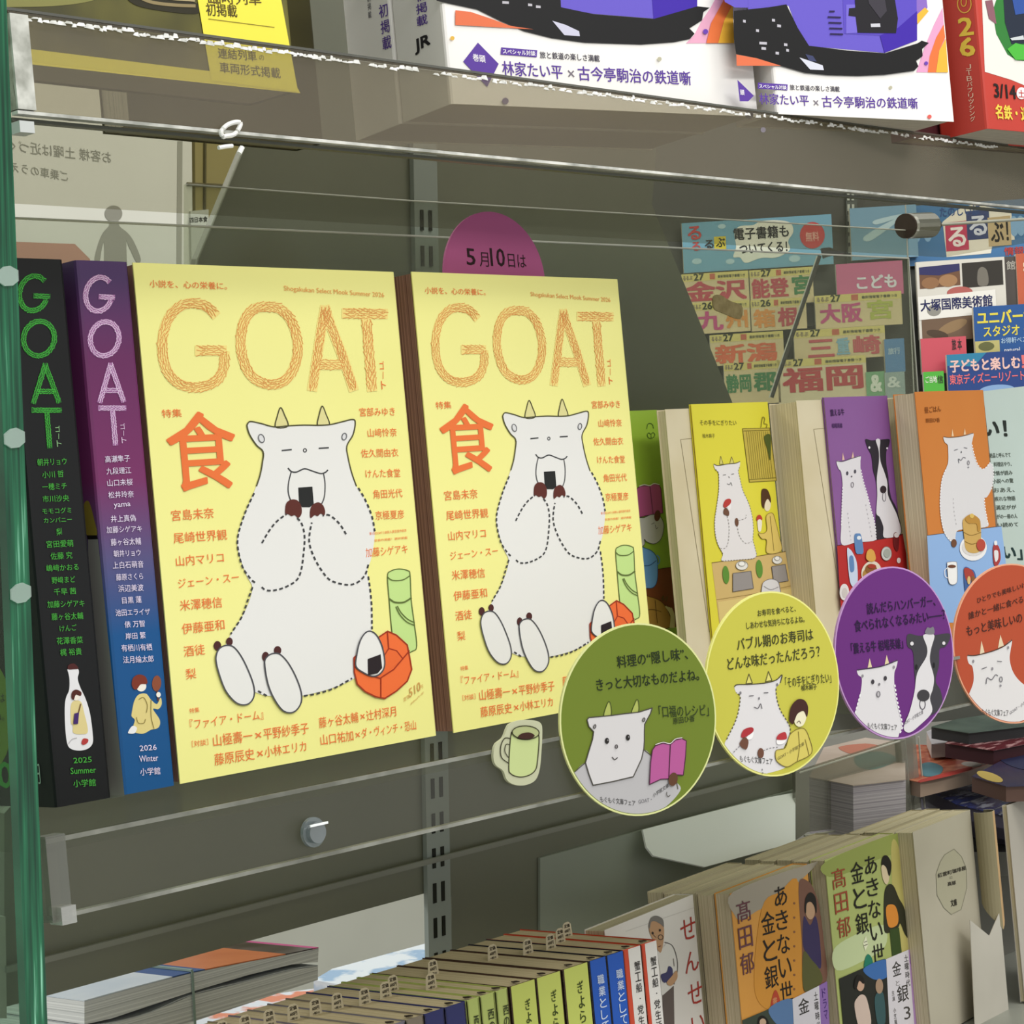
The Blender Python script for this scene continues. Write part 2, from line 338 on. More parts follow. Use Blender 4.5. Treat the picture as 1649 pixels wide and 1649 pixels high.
# hook under the upper shelf, its bright glints modelled as white tubes
t = thing('clear_plastic_hook', 'small white plastic loop hook on the lower edge of the upper shelf', 'hook', bw(10, 243, 77))
pl = front(78); mb = MB()
mb.tube([pl.hit(x, y) for x, y in smooth([(359, 220), (356, 212), (365, 202), (378, 197), (387, 198), (384, 208), (376, 217), (364, 219)], True, 4)+[(359, 220)]], .0009, paper('e8e8e4', .2)); mb.build('loop', t)
mb = MB(); mb.tube([pl.hit(x, y) for x, y in ((352, 238), (363, 236), (374, 235))], .0008, paper('f4f4f0', .2)); mb.tube([pl.hit(x, y) for x, y in ((385, 247), (390, 237))], .001, paper('f4f4f0', .2)); mb.build('tail', t)
# clear back sheets
def sheet(lab, pl, pts, edges, m, er=.0007, cat='panel'):
    t = thing('acrylic_sheet', lab, cat, pl.hit(*pts[0])); slab(t, 'sheet', pl, pts, .002, m)
    mb = MB()
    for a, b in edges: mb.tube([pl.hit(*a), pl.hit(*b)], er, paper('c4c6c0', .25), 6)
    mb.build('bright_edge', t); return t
SH1 = Pl(bw(0, 0, -150), EXW, (0, 0, 1)); SH2 = Pl(bw(0, 0, -190), EXW, (0, 0, 1))
sheet('clear acrylic sheet ending in a corner left of the travel guides', SH1, [(20, 351), (620, 378), (1200, 406), (1463, 416), (1480, 660), (1490, 1150), (30, 1150)], [((20, 351), (620, 378)), ((620, 378), (1463, 416)), ((1463, 416), (1480, 660))], acrylic('f0f2ec', .08, .015, 'a8a99c', .2, 'back_acrylic'), .0006)
sheet('tall clear acrylic sheet bolted behind the shelf with a steel standoff', SH2, [(300, 297), (655, 323), (1200, 353), (1462, 371), (1476, 640), (1486, 1150), (300, 1150)], [((300, 297), (655, 323)), ((655, 323), (1462, 371)), ((1458, 330), (1472, 640))], acrylic('f0f2ec', .03, .015, 'a3a498', .2, 'back_acrylic2'), .0005)
t = thing('steel_standoff', 'shiny round steel standoff bolt beside the travel guides', 'bolt', SH2.hit(1480, 362))
a, b = SH2.hit(1459, 364), SH2.hit(1507, 362); d = (b-a); mb = MB()
steel = paper('b9bcbc', .18); 
st = bpy.data.materials.new('steel'); st.use_nodes = True; st.node_tree.nodes['Principled BSDF'].inputs['Metallic'].default_value = 1; st.node_tree.nodes['Principled BSDF'].inputs['Roughness'].default_value = .22
mb.tube([a, a+d*.1, a+d*.8], [.0085, .0095, .0095], st, 20); mb.build('barrel', t)
mb = MB(); mb.tube([a-d*.03, a+d*.02], .0092, paper('3a2a26', .3), 20); mb.build('cap', t)
mb = MB(); mb.tube([a+d*.8, a+d*1.05], [.006, .004], paper('2a2a28', .3), 14); mb.build('neck', t)
mb = MB(); mb.tube([b, SH2.hit(1649, 353), SH2.hit(1720, 349)], .0012, paper('c4c6c0', .25), 8); mb.build('rod', t)
# green glass divider
GP = Pl(bw(-122, 0, 84), EXW, (0, 0, 1))
u0 = GP.at(16, 800)[0]; u1 = GP.at(43, 900)[0]; wq = .0082
zt, zb = GP.at(6, -60)[1], GP.at(60, 1720)[1]; GB, GT_ = GP.hit(43, 1649), GP.hit(-8, 400); gd = (GT_-GB); GP = Pl(GB-gd*.1, EXW, gd.normalized()); ux = 0; zb = 0; zt = gd.length*1.75; GP.n = Vector((0, -1, 0))
t = thing('glass_divider', 'upright glass divider with bright green edge at the left end of the shelves', 'glass', GP.w(ux, zb))
gm = bpy.data.materials.new('green_glass_edge'); gm.use_nodes = True; nt = gm.node_tree; b_ = nt.nodes['Principled BSDF']
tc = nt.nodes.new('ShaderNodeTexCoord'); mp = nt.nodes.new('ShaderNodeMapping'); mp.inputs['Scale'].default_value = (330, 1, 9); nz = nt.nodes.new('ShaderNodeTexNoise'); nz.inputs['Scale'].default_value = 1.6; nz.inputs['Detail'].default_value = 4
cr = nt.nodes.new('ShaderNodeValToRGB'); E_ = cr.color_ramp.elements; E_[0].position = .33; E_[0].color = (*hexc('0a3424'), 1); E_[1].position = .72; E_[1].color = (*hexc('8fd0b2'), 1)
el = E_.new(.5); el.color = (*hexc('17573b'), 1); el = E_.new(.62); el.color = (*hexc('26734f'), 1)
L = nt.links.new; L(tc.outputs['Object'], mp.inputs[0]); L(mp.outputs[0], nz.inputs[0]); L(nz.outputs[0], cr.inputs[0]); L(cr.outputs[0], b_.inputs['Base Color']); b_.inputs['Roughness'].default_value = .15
mb = MB(); mb.box(GP.w(ux, zb), GP.ex*wq, GP.ey*(zt-zb), -GP.n*.004, gm); mb.build('green_edge', t)
mb = MB(); mb.box(GP.w(ux+.001, zb, -.0045), GP.ex*(wq-.002), GP.ey*(zt-zb), -GP.n*.33, acrylic('cfe0d4', .04, .04, '4f5a4e', .05, 'green_glass')); mb.build('pane', t)
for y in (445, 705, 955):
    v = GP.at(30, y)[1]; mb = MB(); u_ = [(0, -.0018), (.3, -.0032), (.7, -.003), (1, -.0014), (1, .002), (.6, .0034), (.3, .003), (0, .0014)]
    mb.prism([GP.w(ux+wq*a*.94+.0002, v+b, .0002) for a, b in u_], GP.n*.0008, acrylic('e0f2ea', .26, .12, 'e2f5ec', .4, 'bright_clip')); mb.build('clear_clip', t)  # raised pale spots standing in for ceiling reflections on the glass edge
# milky round disc on the lip front
t = thing('suction_disc', 'round milky plastic disc stuck on the front of the middle shelf', 'disc', front(77).hit(502, 1345))
pl = front(76.6); mb = MB(); c = pl.hit(502, 1340); r = (pl.at(502, 1318)[1]-pl.at(502, 1362)[1])/2*1.12
ring = lambda rr, d: [c+EXW*rr*math.cos(a*math.pi/14)+EUW*rr*math.sin(a*math.pi/14)+ENW*d for a in range(28)]
mb.prism(ring(r, 0), ENW*.0015, acrylic('cdd6d8', .3, .12, '9aa4a6', .1, 'milky_plastic')); mb.build('rim', t)
mb = MB(); mb.prism(ring(r*.72, .0016), ENW*.002, acrylic('d5dcdd', .3, .2, '7d878a', .05, 'milky_plastic2')); mb.build('dome', t)
mb = MB(); mb.box(c+EXW*-.004+EUW*.0025+ENW*.0037, EXW*.009, EUW*.0009, ENW*.0004, paper('f2f6f6', .2)); mb.build('tab', t)
# ------------------------------------------------------------------ yellow magazines
YEL, OR = 'f2ed92', 'e8743a'
A, Bc = T(200, 400, 3.298), T(200, 780, 3.171)
def yellow_mag():
    t = thing('magazine', 'left yellow magazine with a white goat eating a rice ball on the cover', 'magazine', bw(74, 0, 0), 'yellow magazines on the middle shelf')
    book(t, bw(.6, .2, 0), EXW, EUW, 147.2, 209.6, 24, mottled('f0ec96', 'eeea90', 8, .5), ('9c7464', '4a2420'), 'right')  # pinkish brown page edges, with maroon painted in for the gap's shadow
    pl = front(0)
    pr = Print(pl, A); PE = 'f0da86'; 
    L1 = dict(rows=5, ln=34, th=3.3, amp=17)
    G = smooth([(482, 352), (440, 312), (380, 292), (320, 298), (262, 335), (222, 400), (202, 490), (205, 580), (232, 660), (285, 715), (360, 738), (440, 728), (500, 690), (528, 630), (532, 560)], False, 4)
    O = smooth([(768, 310), (690, 322), (640, 380), (618, 470), (625, 570), (665, 665), (735, 715), (820, 718), (885, 665), (918, 570), (915, 470), (880, 375), (825, 322)], True, 4); O.append(O[0])
    for path in (G, [(388, 543), (530, 543)], O, [(1066, 318), (1050, 400), (1022, 590), (998, 745)], [(1066, 318), (1092, 400), (1165, 590), (1216, 745)], [(1035, 618), (1160, 618)], [(1168, 345), (1386, 348)], [(1285, 382), (1300, 560), (1315, 747)]):
        pr.line(path, 54, PE, 1, sm=False); braid(pr, path, 66 if path[0] != (1066, 318) else 54, 'dd9650', 2, **L1)
    pr.mb.build('masthead', t, label='braided orange masthead letters')
    pr = Print(pl, A)
    pr.text('小説を、心の栄養に。', (135, 207), (545, 220), 40, OR); pr.text('Shogakukan Select Mook Summer 2026', (848, 232), (1380, 268), 34, 'e39a55')
    pr.slope = -.03; pr.vtext('ゴート', (1366, 596), (1380, 752), 24, OR)
    pr.text('特集', (200, 900), (305, 895), 44, OR)
    pr.text('食', (246, 1297), (612, 1270), 424, OR, 3, .011)
    for s_, a, b, h in (('宮部みゆき', (1250, 893), (1437, 888), 46), ('山﨑怜奈', (1293, 1003), (1447, 998), 46), ('佐久間由衣', (1258, 1112), (1455, 1106), 46), ('けんた食堂', (1282, 1220), (1465, 1214), 46)): pr.text(s_, a, b, h, OR)
    pr.tr = Bc
    for s_, a, b, h in (('角田光代', (1272, 74), (1420, 66), 46), ('京極夏彦', (1283, 182), (1430, 174), 46), ('第1回GOAT小説新人賞受賞作発表', (1250, 260), (1440, 242), 15), ('受賞作掲載！選評掲載', (1275, 294), (1445, 278), 13), ('加藤シゲアキ', (1233, 374), (1447, 352), 48),
        ('宮島未奈', (242, 188), (458, 172), 56), ('尾崎世界観', (253, 303), (525, 283), 56), ('山内マリコ', (265, 420), (508, 398), 54), ('ジェーン・スー', (275, 530), (585, 495), 46), ('米澤穂信', (285, 647), (500, 628), 56), ('伊藤亜和', (295, 767), (512, 742), 56), ('酒徒', (305, 882), (412, 868), 56), ('梨', (315, 997), (367, 990), 54),
        ('特集', (333, 1170), (383, 1162), 26), ('『ファイア・ドーム』', (335, 1254), (710, 1200), 54), ('［対談］', (345, 1342), (428, 1330), 32), ('山極壽一', (455, 1340), (655, 1312), 62), ('×', (668, 1298), (700, 1293), 30), ('平野紗季子', (712, 1305), (942, 1272), 60),
        ('藤原辰史', (462, 1437), (665, 1405), 62), ('×', (678, 1392), (708, 1387), 30), ('小林エリカ', (718, 1395), (930, 1362), 56), ('藤ヶ谷太輔', (995, 1246), (1195, 1215), 56), ('×', (1205, 1200), (1228, 1196), 26), ('辻村深月', (1237, 1208), (1388, 1183), 54),
        ('山口祐加', (1003, 1334), (1170, 1308), 56), ('×', (1180, 1294), (1203, 1290), 26), ('ダ・ヴィンチ・恐山', (1212, 1298), (1490, 1252), 52)): pr.text(s_, a, b, h, OR)
    pr.text('定価', (1425, 1112), (1458, 1088), 22, 'd2a05a'); pr.text('510', (1455, 1090), (1512, 1050), 46, 'd2a05a', 3, .01); pr.text('円', (1508, 1052), (1524, 1040), 20, 'd2a05a'); pr.text('（本体464円＋税）', (1460, 1130), (1528, 1068), 13, 'd2a05a')
    pr.mb.build('printed_lettering', t, label='orange printed lettering')
    # illustration
    pr = Print(pl, A); OL = '4c4a2c'; DK = '3c3d40'
    for H in ([(803, 950), (812, 890), (829, 846), (850, 885), (868, 944)], [(1027, 942), (1033, 885), (1050, 838), (1070, 880), (1087, 938)]): 
        pr.outl(H, 'dcd596', OL, 6, 1)
    tb = lambda p: (p[0], p[1])
    head = [(652, 932), (668, 920), (722, 930), (792, 948), (870, 943), (950, 939), (1030, 940), (1092, 936), (1152, 922), (1212, 909), (1224, 930), (1212, 990), (1180, 1050), (1186, 1110), (1205, 1190), (1230, 1262), (1262, 1312)]
    cv = lambda x, y: ((200+x/3.171-200)*3.298, (780+y/3.171-400)*3.298)
    right = [cv(*p) for p in ((1230, 80), (1262, 160), (1277, 240), (1272, 310), (1258, 385), (1240, 440), (1250, 520), (1260, 600), (1266, 680), (1262, 760), (1250, 900), (1180, 985), (1110, 1022), (1030, 1050), (960, 1068), (900, 1080), (780, 1082), (690, 1070), (560, 1000), (500, 880), (525, 800), (560, 738), (600, 675), (635, 600), (652, 525), (625, 470), (598, 400), (578, 330), (577, 270), (592, 210), (622, 130), (660, 40))]
    left = [(706, 1245), (720, 1200), (731, 1140), (735, 1080), (700, 1045), (664, 990)]
    body = head+right+left
    pr.poly(body, 'e4e3e1', 2)
    pr.line(head[:-1], 7, OL, 3); pr.line([(700, 1262)]+left+[(650, 945), (653, 932)], 7, OL, 3)
    for x, y, rx, ry in ((725, 1010, 15, 22), (1165, 1000, 12, 18)): pr.outl(arcpts(x, y, rx, ry, tilt=-18 if x < 900 else 12), 'd8d8da', '66666a', 5, 3, False)
    pr.line([(835, 1074), (885, 1069)], 7, DK, 3); pr.line([(1032, 1062), (1082, 1059)], 7, DK, 3); pr.line(arcpts(957, 1073, 8, 9), 5, DK, 3, True, False)
    pr.line([(868, 1168), (885, 1185), (912, 1188), (955, 1171), (1000, 1184), (1040, 1196), (1065, 1190), (1078, 1178)], 7, DK, 3)
    pr.line([(884, 1188), (871, 1240), (868, 1290), (880, 1335), (905, 1362)], 6, DK, 3); pr.line([(1056, 1196), (1064, 1250), (1060, 1320), (1040, 1365), (1015, 1380)], 6, DK, 3)
    pr.poly([cv(*p) for p in ((886, 17), (958, 12), (965, 100), (945, 117), (905, 117), (890, 95))], '1f2020', 3, False)
    pr.tr = Bc; BR = '5a2720'
    pr.poly([(818, 130), (825, 95), (850, 78), (880, 82), (900, 110), (902, 150), (885, 172), (868, 158), (850, 162), (832, 152), (820, 158)], BR, 4); pr.poly([(948, 172), (945, 140), (955, 108), (985, 92), (1010, 105), (1022, 135), (1018, 158), (1000, 150), (985, 162), (968, 158)], BR, 4)
    D = (19, 13); dl = lambda P, w_=9: pr.line(P, w_, DK, 4, dash=D)
    dl([(660, 45), (620, 130), (592, 210), (577, 270), (578, 330), (600, 420), (640, 480), (668, 505)]); dl([(652, 525), (628, 590), (598, 675), (560, 735), (540, 765)])
    dl([(1192, 18), (1228, 80), (1262, 165), (1276, 240)]); dl([(1243, 410), (1225, 465), (1180, 505), (1125, 512), (1050, 490), (1005, 440), (965, 370), (942, 300), (945, 240), (955, 195)]); dl([(1243, 470), (1253, 540), (1260, 620), (1262, 740)])
    dl([(700, 300), (735, 240), (775, 190), (825, 152)]); dl([(880, 172), (905, 205), (918, 270), (912, 360), (900, 440), (878, 488), (830, 520), (770, 540), (720, 540), (690, 515)]); dl([(1130, 255), (1095, 200), (1045, 158), (1010, 160)])
    dl([(680, 1055), (725, 1080)]); dl([(915, 1080), (985, 1068), (1070, 1040), (1160, 990)])
    for pts, cl in (([(466, 868), (485, 835), (520, 822), (555, 832), (592, 878), (628, 950), (655, 1025), (658, 1080), (635, 1117), (598, 1126), (558, 1108), (512, 1052), (480, 970), (464, 905)], ((473, 824, 19, 24), (534, 803, 17, 21))), ([(712, 915), (725, 880), (755, 864), (790, 868), (832, 912), (872, 985), (898, 1060), (898, 1115), (872, 1155), (838, 1166), (800, 1150), (758, 1090), (728, 1015)], ((718, 880, 18, 25), (780, 848, 19, 22)))):
        for cx, cy, rx, ry in cl: pr.oval(cx, cy, rx, ry, '4a2222', 4)
        pr.outl(pts, 'e4e3e1', '4a4a50', 7, 5)
    pr.mb.build('goat_drawing', t, label='white goat drawing with dashed outlines')
    pr = Print(pl, Bc); GO = '5c6b34'
    pr.outl([(1343, 470), (1360, 443), (1400, 432), (1445, 440), (1458, 462), (1464, 590), (1478, 700), (1492, 825), (1470, 852), (1400, 875), (1375, 800), (1364, 740), (1352, 600)], 'c1de8c', GO, 5, 1)
    pr.line([(1344, 475), (1368, 490), (1420, 488), (1457, 466)], 5, GO, 3); pr.line([(1353, 585), (1380, 602), (1425, 602), (1463, 580)], 8, GO, 3)
    pr.line([(1385, 625), (1405, 665), (1440, 702), (1480, 720)], 5, GO, 3); pr.line([(1393, 622), (1412, 655), (1445, 688), (1480, 706)], 5, GO, 3)
    RO = '9c3018'
    pr.outl([(1168, 885), (1230, 830), (1298, 778), (1340, 750), (1385, 770), (1440, 820), (1452, 880), (1463, 945), (1440, 1005), (1385, 1055), (1325, 1093), (1280, 1085), (1225, 1058), (1185, 1020), (1170, 960)], 'ee6f38', RO, 7, 5, False)
    pr.poly([(1170, 930), (1300, 990), (1418, 890), (1380, 850), (1345, 838), (1180, 900)], 'e86a34', 6, False)
    for P_ in ([(1170, 930), (1230, 970), (1300, 990), (1370, 945), (1450, 850)], [(1305, 990), (1305, 1090)], [(1338, 752), (1345, 838)], [(1345, 838), (1385, 850), (1418, 892)], [(1345, 838), (1318, 880)]): pr.line(P_, 6, RO, 7, sm=False)
    pr.outl([(1176, 930), (1180, 870), (1195, 805), (1220, 762), (1248, 750), (1280, 770), (1308, 825), (1322, 895), (1318, 940), (1295, 970), (1260, 980), (1215, 962)], 'e6e5e3', '4a4a50', 7, 8)
    pr.poly([(1235, 892), (1300, 868), (1308, 938), (1285, 965), (1237, 975)], '241a20', 10, False)
    pr.mb.build('picnic_drawing', t, label='green flask and orange lunch box drawing')
    return t
mag = yellow_mag()
def copy_thing(t, delta, label, group=None):
    r = t.copy(); COL.objects.link(r); r.location = t.location+delta; r['label'] = label
    if group: r['group'] = group
    for c in list(t.children):
        d = c.copy(); COL.objects.link(d); d.parent = r
        for g in c.children: e = g.copy(); COL.objects.link(e); e.parent = d
    return r
copy_thing(mag, bw(155.6, 0, 2.2), 'right yellow magazine with its lower right corner behind the green round sign')
# ------------------------------------------------------------------ the two magazines with spines to the front
C4, C5 = T(0, 380, 3.435), T(0, 820, 3.298)
def vgrad(stops, z0, z1):
    m = bpy.data.materials.new('printed_gradient'); m.use_nodes = True; nt = m.node_tree; b = nt.nodes['Principled BSDF']
    tc = nt.nodes.new('ShaderNodeTexCoord'); sp = nt.nodes.new('ShaderNodeSeparateXYZ'); mr = nt.nodes.new('ShaderNodeMapRange'); mr.inputs['From Min'].default_value = z0; mr.inputs['From Max'].default_value = z1
    cr = nt.nodes.new('ShaderNodeValToRGB'); E = cr.color_ramp.elements
    for i, (p, c) in enumerate(stops):
        e = E[i] if i < 2 else E.new(p); e.position = p; e.color = (*hexc(c), 1)
    L = nt.links.new; L(tc.outputs['Object'], sp.inputs[0]); L(sp.outputs[2], mr.inputs[0]); L(mr.outputs[0], cr.inputs[0]); L(cr.outputs[0], b.inputs['Base Color']); b.inputs['Roughness'].default_value = .45; b.inputs['Specular IOR Level'].default_value = .3
    return m
def spine_mag(label, x0, x1, cover, letters, col1, col2, names, foot, art):
    t = thing('magazine', label, 'magazine', bw((x0+x1)/2, 0, -74), 'magazines standing spine out')
    book(t, bw(x0, 0, -148), ENW, EUW, 148, 210, x1-x0, cover, ('cfc6b4', '9d9280'), 'right')
    pr = Print(front(.0), C4)
    for path in letters:
        pr.line(path, 30, col2, 1, sm=False); braid(pr, path, 36, col1, 2, rows=3, ln=19, th=3.4, amp=22)
    pr.mb.build('masthead', t, label='braided spine letters'); pr = Print(front(.0), C4)
    for n in names:
        pr.tr = C4 if n[0] == 4 else C5; s_, a, b, y, h = n[1:]; pr.text(s_, (a, y+3), (b, y-4), h, foot if len(s_) else foot, 3, .006)
    pr.mb.build('printed_names', t, label='rows of small printed names'); pr = Print(front(.0), C5); art(pr); pr.mb.build('spine_drawing', t)
    return t
def glyph_paths(gx0, gx1, gy0, gy1, ox0, ox1, oy0, oy1, ax0, ax1, ay0, ay1, tx0, tx1, ty0, ty1, hw=16):
    def ell(x0, x1, y0, y1, a0, a1): return arcpts((x0+x1)/2, (y0+y1)/2, (x1-x0)/2-hw, (y1-y0)/2-hw, a0, a1, 22, 12)
    g = ell(gx0, gx1, gy0, gy1, -58, -345); gy = (gy0+gy1)/2+18
    am = (ax0+ax1)/2-6
    return [g, [((gx0+gx1)/2+5, gy-4), (gx1-8, gy)], ell(ox0, ox1, oy0, oy1, 0, 359), [(am, ay0+12), (ax0+16, ay1)], [(am, ay0+12), (ax1-16, ay1-4)], [(ax0+38, ay1-62), (ax1-36, ay1-62)], [(tx0, ty0+14), (tx1, ty0+14)], [((tx0+tx1)/2+2, ty0+26), ((tx0+tx1)/2+18, ty1)]]
N1 = [(4, '朝井リョウ', 205, 367, 1270, 40), (4, '小川 哲', 232, 350, 1338, 38), (4, '一穂ミチ', 232, 367, 1405, 38), (4, '市川沙央', 235, 380, 1472, 38), (4, 'モモコグミ', 232, 392, 1536, 32), (4, 'カンパニー', 240, 395, 1585, 28), (5, '梨', 298, 328, 138, 36), (5, '宮田愛萌', 245, 388, 203, 38), (5, '佐藤 究', 267, 382, 266, 38), (5, '嶋﨑かおる', 245, 415, 328, 36), (5, '野﨑まど', 273, 398, 393, 36), (5, '千早 茜', 285, 402, 455, 36), (5, '加藤シゲアキ', 250, 447, 522, 38), (5, '藤ヶ谷太輔', 272, 440, 588, 38), (5, 'けんご', 315, 405, 648, 34), (5, '花澤香菜', 300, 438, 716, 38), (5, '梶 裕貴', 318, 432, 777, 38), (5, '2025', 388, 485, 1347, 30), (5, 'Summer', 373, 508, 1404, 34), (5, '小学館', 388, 507, 1474, 40)]
N2 = [(4, '高瀬隼子', 580, 717, 1252, 38), (4, '九段理江', 587, 723, 1318, 38), (4, '山口未桜', 592, 732, 1383, 38), (4, '松井玲奈', 598, 738, 1450, 38), (4, 'yama', 628, 720, 1508, 30), (4, '井上真偽', 612, 750, 1582, 38), (4, '加藤シゲアキ', 588, 783, 1642, 38), (5, '藤ヶ谷太輔', 587, 747, 192, 38), (5, '朝井リョウ', 602, 745, 252, 36), (5, '上白石萌音', 597, 760, 314, 38), (5, '藤原さくら', 615, 758, 377, 36), (5, '浜辺美波', 627, 760, 438, 38), (5, '目黒 蓮', 647, 750, 500, 36), (5, '池田エライザ', 612, 795, 565, 36), (5, '俵 万智', 660, 767, 628, 36), (5, '岸田 繁', 665, 772, 690, 36), (5, '有栖川有栖', 643, 806, 754, 38), (5, '法月綸太郎', 652, 814, 816, 38), (5, '2026', 740, 830, 1282, 30), (5, 'Winter', 738, 838, 1340, 34), (5, '小学館', 743, 850, 1412, 40)]
def art1(pr):
    pr.poly([(362, 870), (358, 850), (380, 842), (412, 848), (418, 868), (412, 900), (425, 945), (455, 1010), (478, 1090), (492, 1200), (490, 1245), (465, 1272), (420, 1282), (375, 1272), (355, 1240), (345, 1150), (343, 1050), (350, 1000), (366, 960), (368, 905)], 'e4e2e6', 1)
    pr.poly([(360, 850), (362, 828), (392, 820), (415, 845), (390, 850)], '4a1c1c', 2)
    pr.poly([(378, 1030), (425, 1020), (445, 1080), (465, 1180), (430, 1195), (388, 1188), (385, 1150), (375, 1130)], 'dccb90', 2); pr.oval(402, 990, 22, 26, 'f0e6dc', 3); pr.poly([(376, 1000), (380, 970), (402, 958), (428, 972), (424, 992), (400, 985), (388, 1012)], '4f2018', 4)
    pr.line([(425, 1035), (410, 1090), (395, 1110)], 6, '6a4a2a', 4); pr.poly([(390, 1085), (415, 1080), (410, 1140), (385, 1142)], '40246a', 5, False); pr.poly([(430, 1240), (440, 1218), (465, 1222), (462, 1240), (440, 1252)], 'b23a38', 3); pr.line([(362, 1245), (380, 1222), (405, 1215)], 3, 'a8a4a8', 3)
def art2(pr):
    pr.poly([(700, 1075), (712, 1020), (735, 985), (775, 980), (800, 1010), (832, 1035), (852, 1000), (858, 1035), (840, 1062), (812, 1062), (848, 1120), (840, 1160), (800, 1172), (760, 1192), (715, 1185), (705, 1160), (715, 1120), (698, 1100)], 'dccb86', 1)
    pr.line([(735, 1010), (760, 1000), (780, 1040), (775, 1080)], 3, '7a6a2c', 3); pr.line([(800, 1010), (800, 1100), (815, 1165)], 3, '7a6a2c', 3); pr.line([(722, 1105), (732, 1135), (762, 1135), (770, 1115)], 3, '7a6a2c', 3)
    pr.oval(748, 940, 27, 28, 'f2eae0', 2); pr.poly([(697, 930), (705, 895), (735, 878), (768, 888), (780, 915), (775, 928), (745, 930), (725, 955), (708, 955)], '7a3020', 3); pr.line([(755, 935), (765, 942)], 3, '555', 4) if 0 else None
    pr.oval(830, 925, 24, 42, '8a4a32', 2, 4); pr.line([(832, 965), (838, 1015)], 8, '6a3a28', 2); pr.poly([(678, 1185), (700, 1152), (725, 1160), (715, 1188), (690, 1192)], 'e8e8ea', 2); pr.oval(838, 985, 12, 14, 'f2eae0', 4)
t1 = spine_mag('black magazine standing spine out with green lettering, beside the glass divider', -58.9, -33.2, paper('0e0f12', .45), glyph_paths(90, 278, 205, 430, 113, 315, 455, 680, 168, 340, 700, 922, 178, 333, 950, 1168), '3fae3a', '1f5a22', N1, '43a33a', art1)
t2 = spine_mag('purple to blue magazine standing spine out, right of the black one', -27.3, -1.8, vgrad([(0, '0c4f86'), (1, '4a3260'), (.33, '10508a'), (.47, '55507e'), (.62, '752e62'), (.85, '662a5c')], 0.0, .21), glyph_paths(457, 635, 212, 433, 482, 672, 458, 680, 535, 697, 698, 917, 548, 690, 938, 1152), 'e0c3e2', 'a06c9e', N2, 'dfd3ea', art2)
pr = Print(front(0), C4); pr.slope = -.08
pr.vtext('ゴート', (316, 1048), (328, 1168), 26, '8fbf88'); pr.mb.build('kana_reading', t1); pr = Print(front(0), C4); pr.slope = -.08
pr.vtext('ゴート', (676, 1035), (686, 1148), 26, 'e0c3e2'); pr.mb.build('kana_reading', t2)
# left face of the black magazine: round green print and price; left face of the purple one: pencil
sp = side(-58.9); pr = Print(sp)
pr.oval(-60, 1155, 82, 118, '8aa02c', 1); pr.text('は', (0, 1132), (9, 1130), 14, '27301a'); pr.text('ね。', (-6, 1162), (8, 1160), 14, '27301a')
pr.text('500', (-52, 1276), (24, 1268), 42, '3fae3a', 3, .02); pr.text('円', (54, 1264), (67, 1262), 32, '8fa89a', 3); pr.mb.build('cover_print', t1)
sp = side(-27.3); pr = Print(sp)
pr.poly([(136, 812), (144, 808), (152, 835), (157, 862), (141, 862), (137, 840)], '8c7c2e', 2); pr.poly([(141, 862), (157, 862), (158, 868), (142, 868)], '15120e', 2, False); pr.poly([(142, 868), (158, 868), (201, 1282), (150, 1290)], '8e8d88', 1, False); pr.mb.build('cover_print', t2)
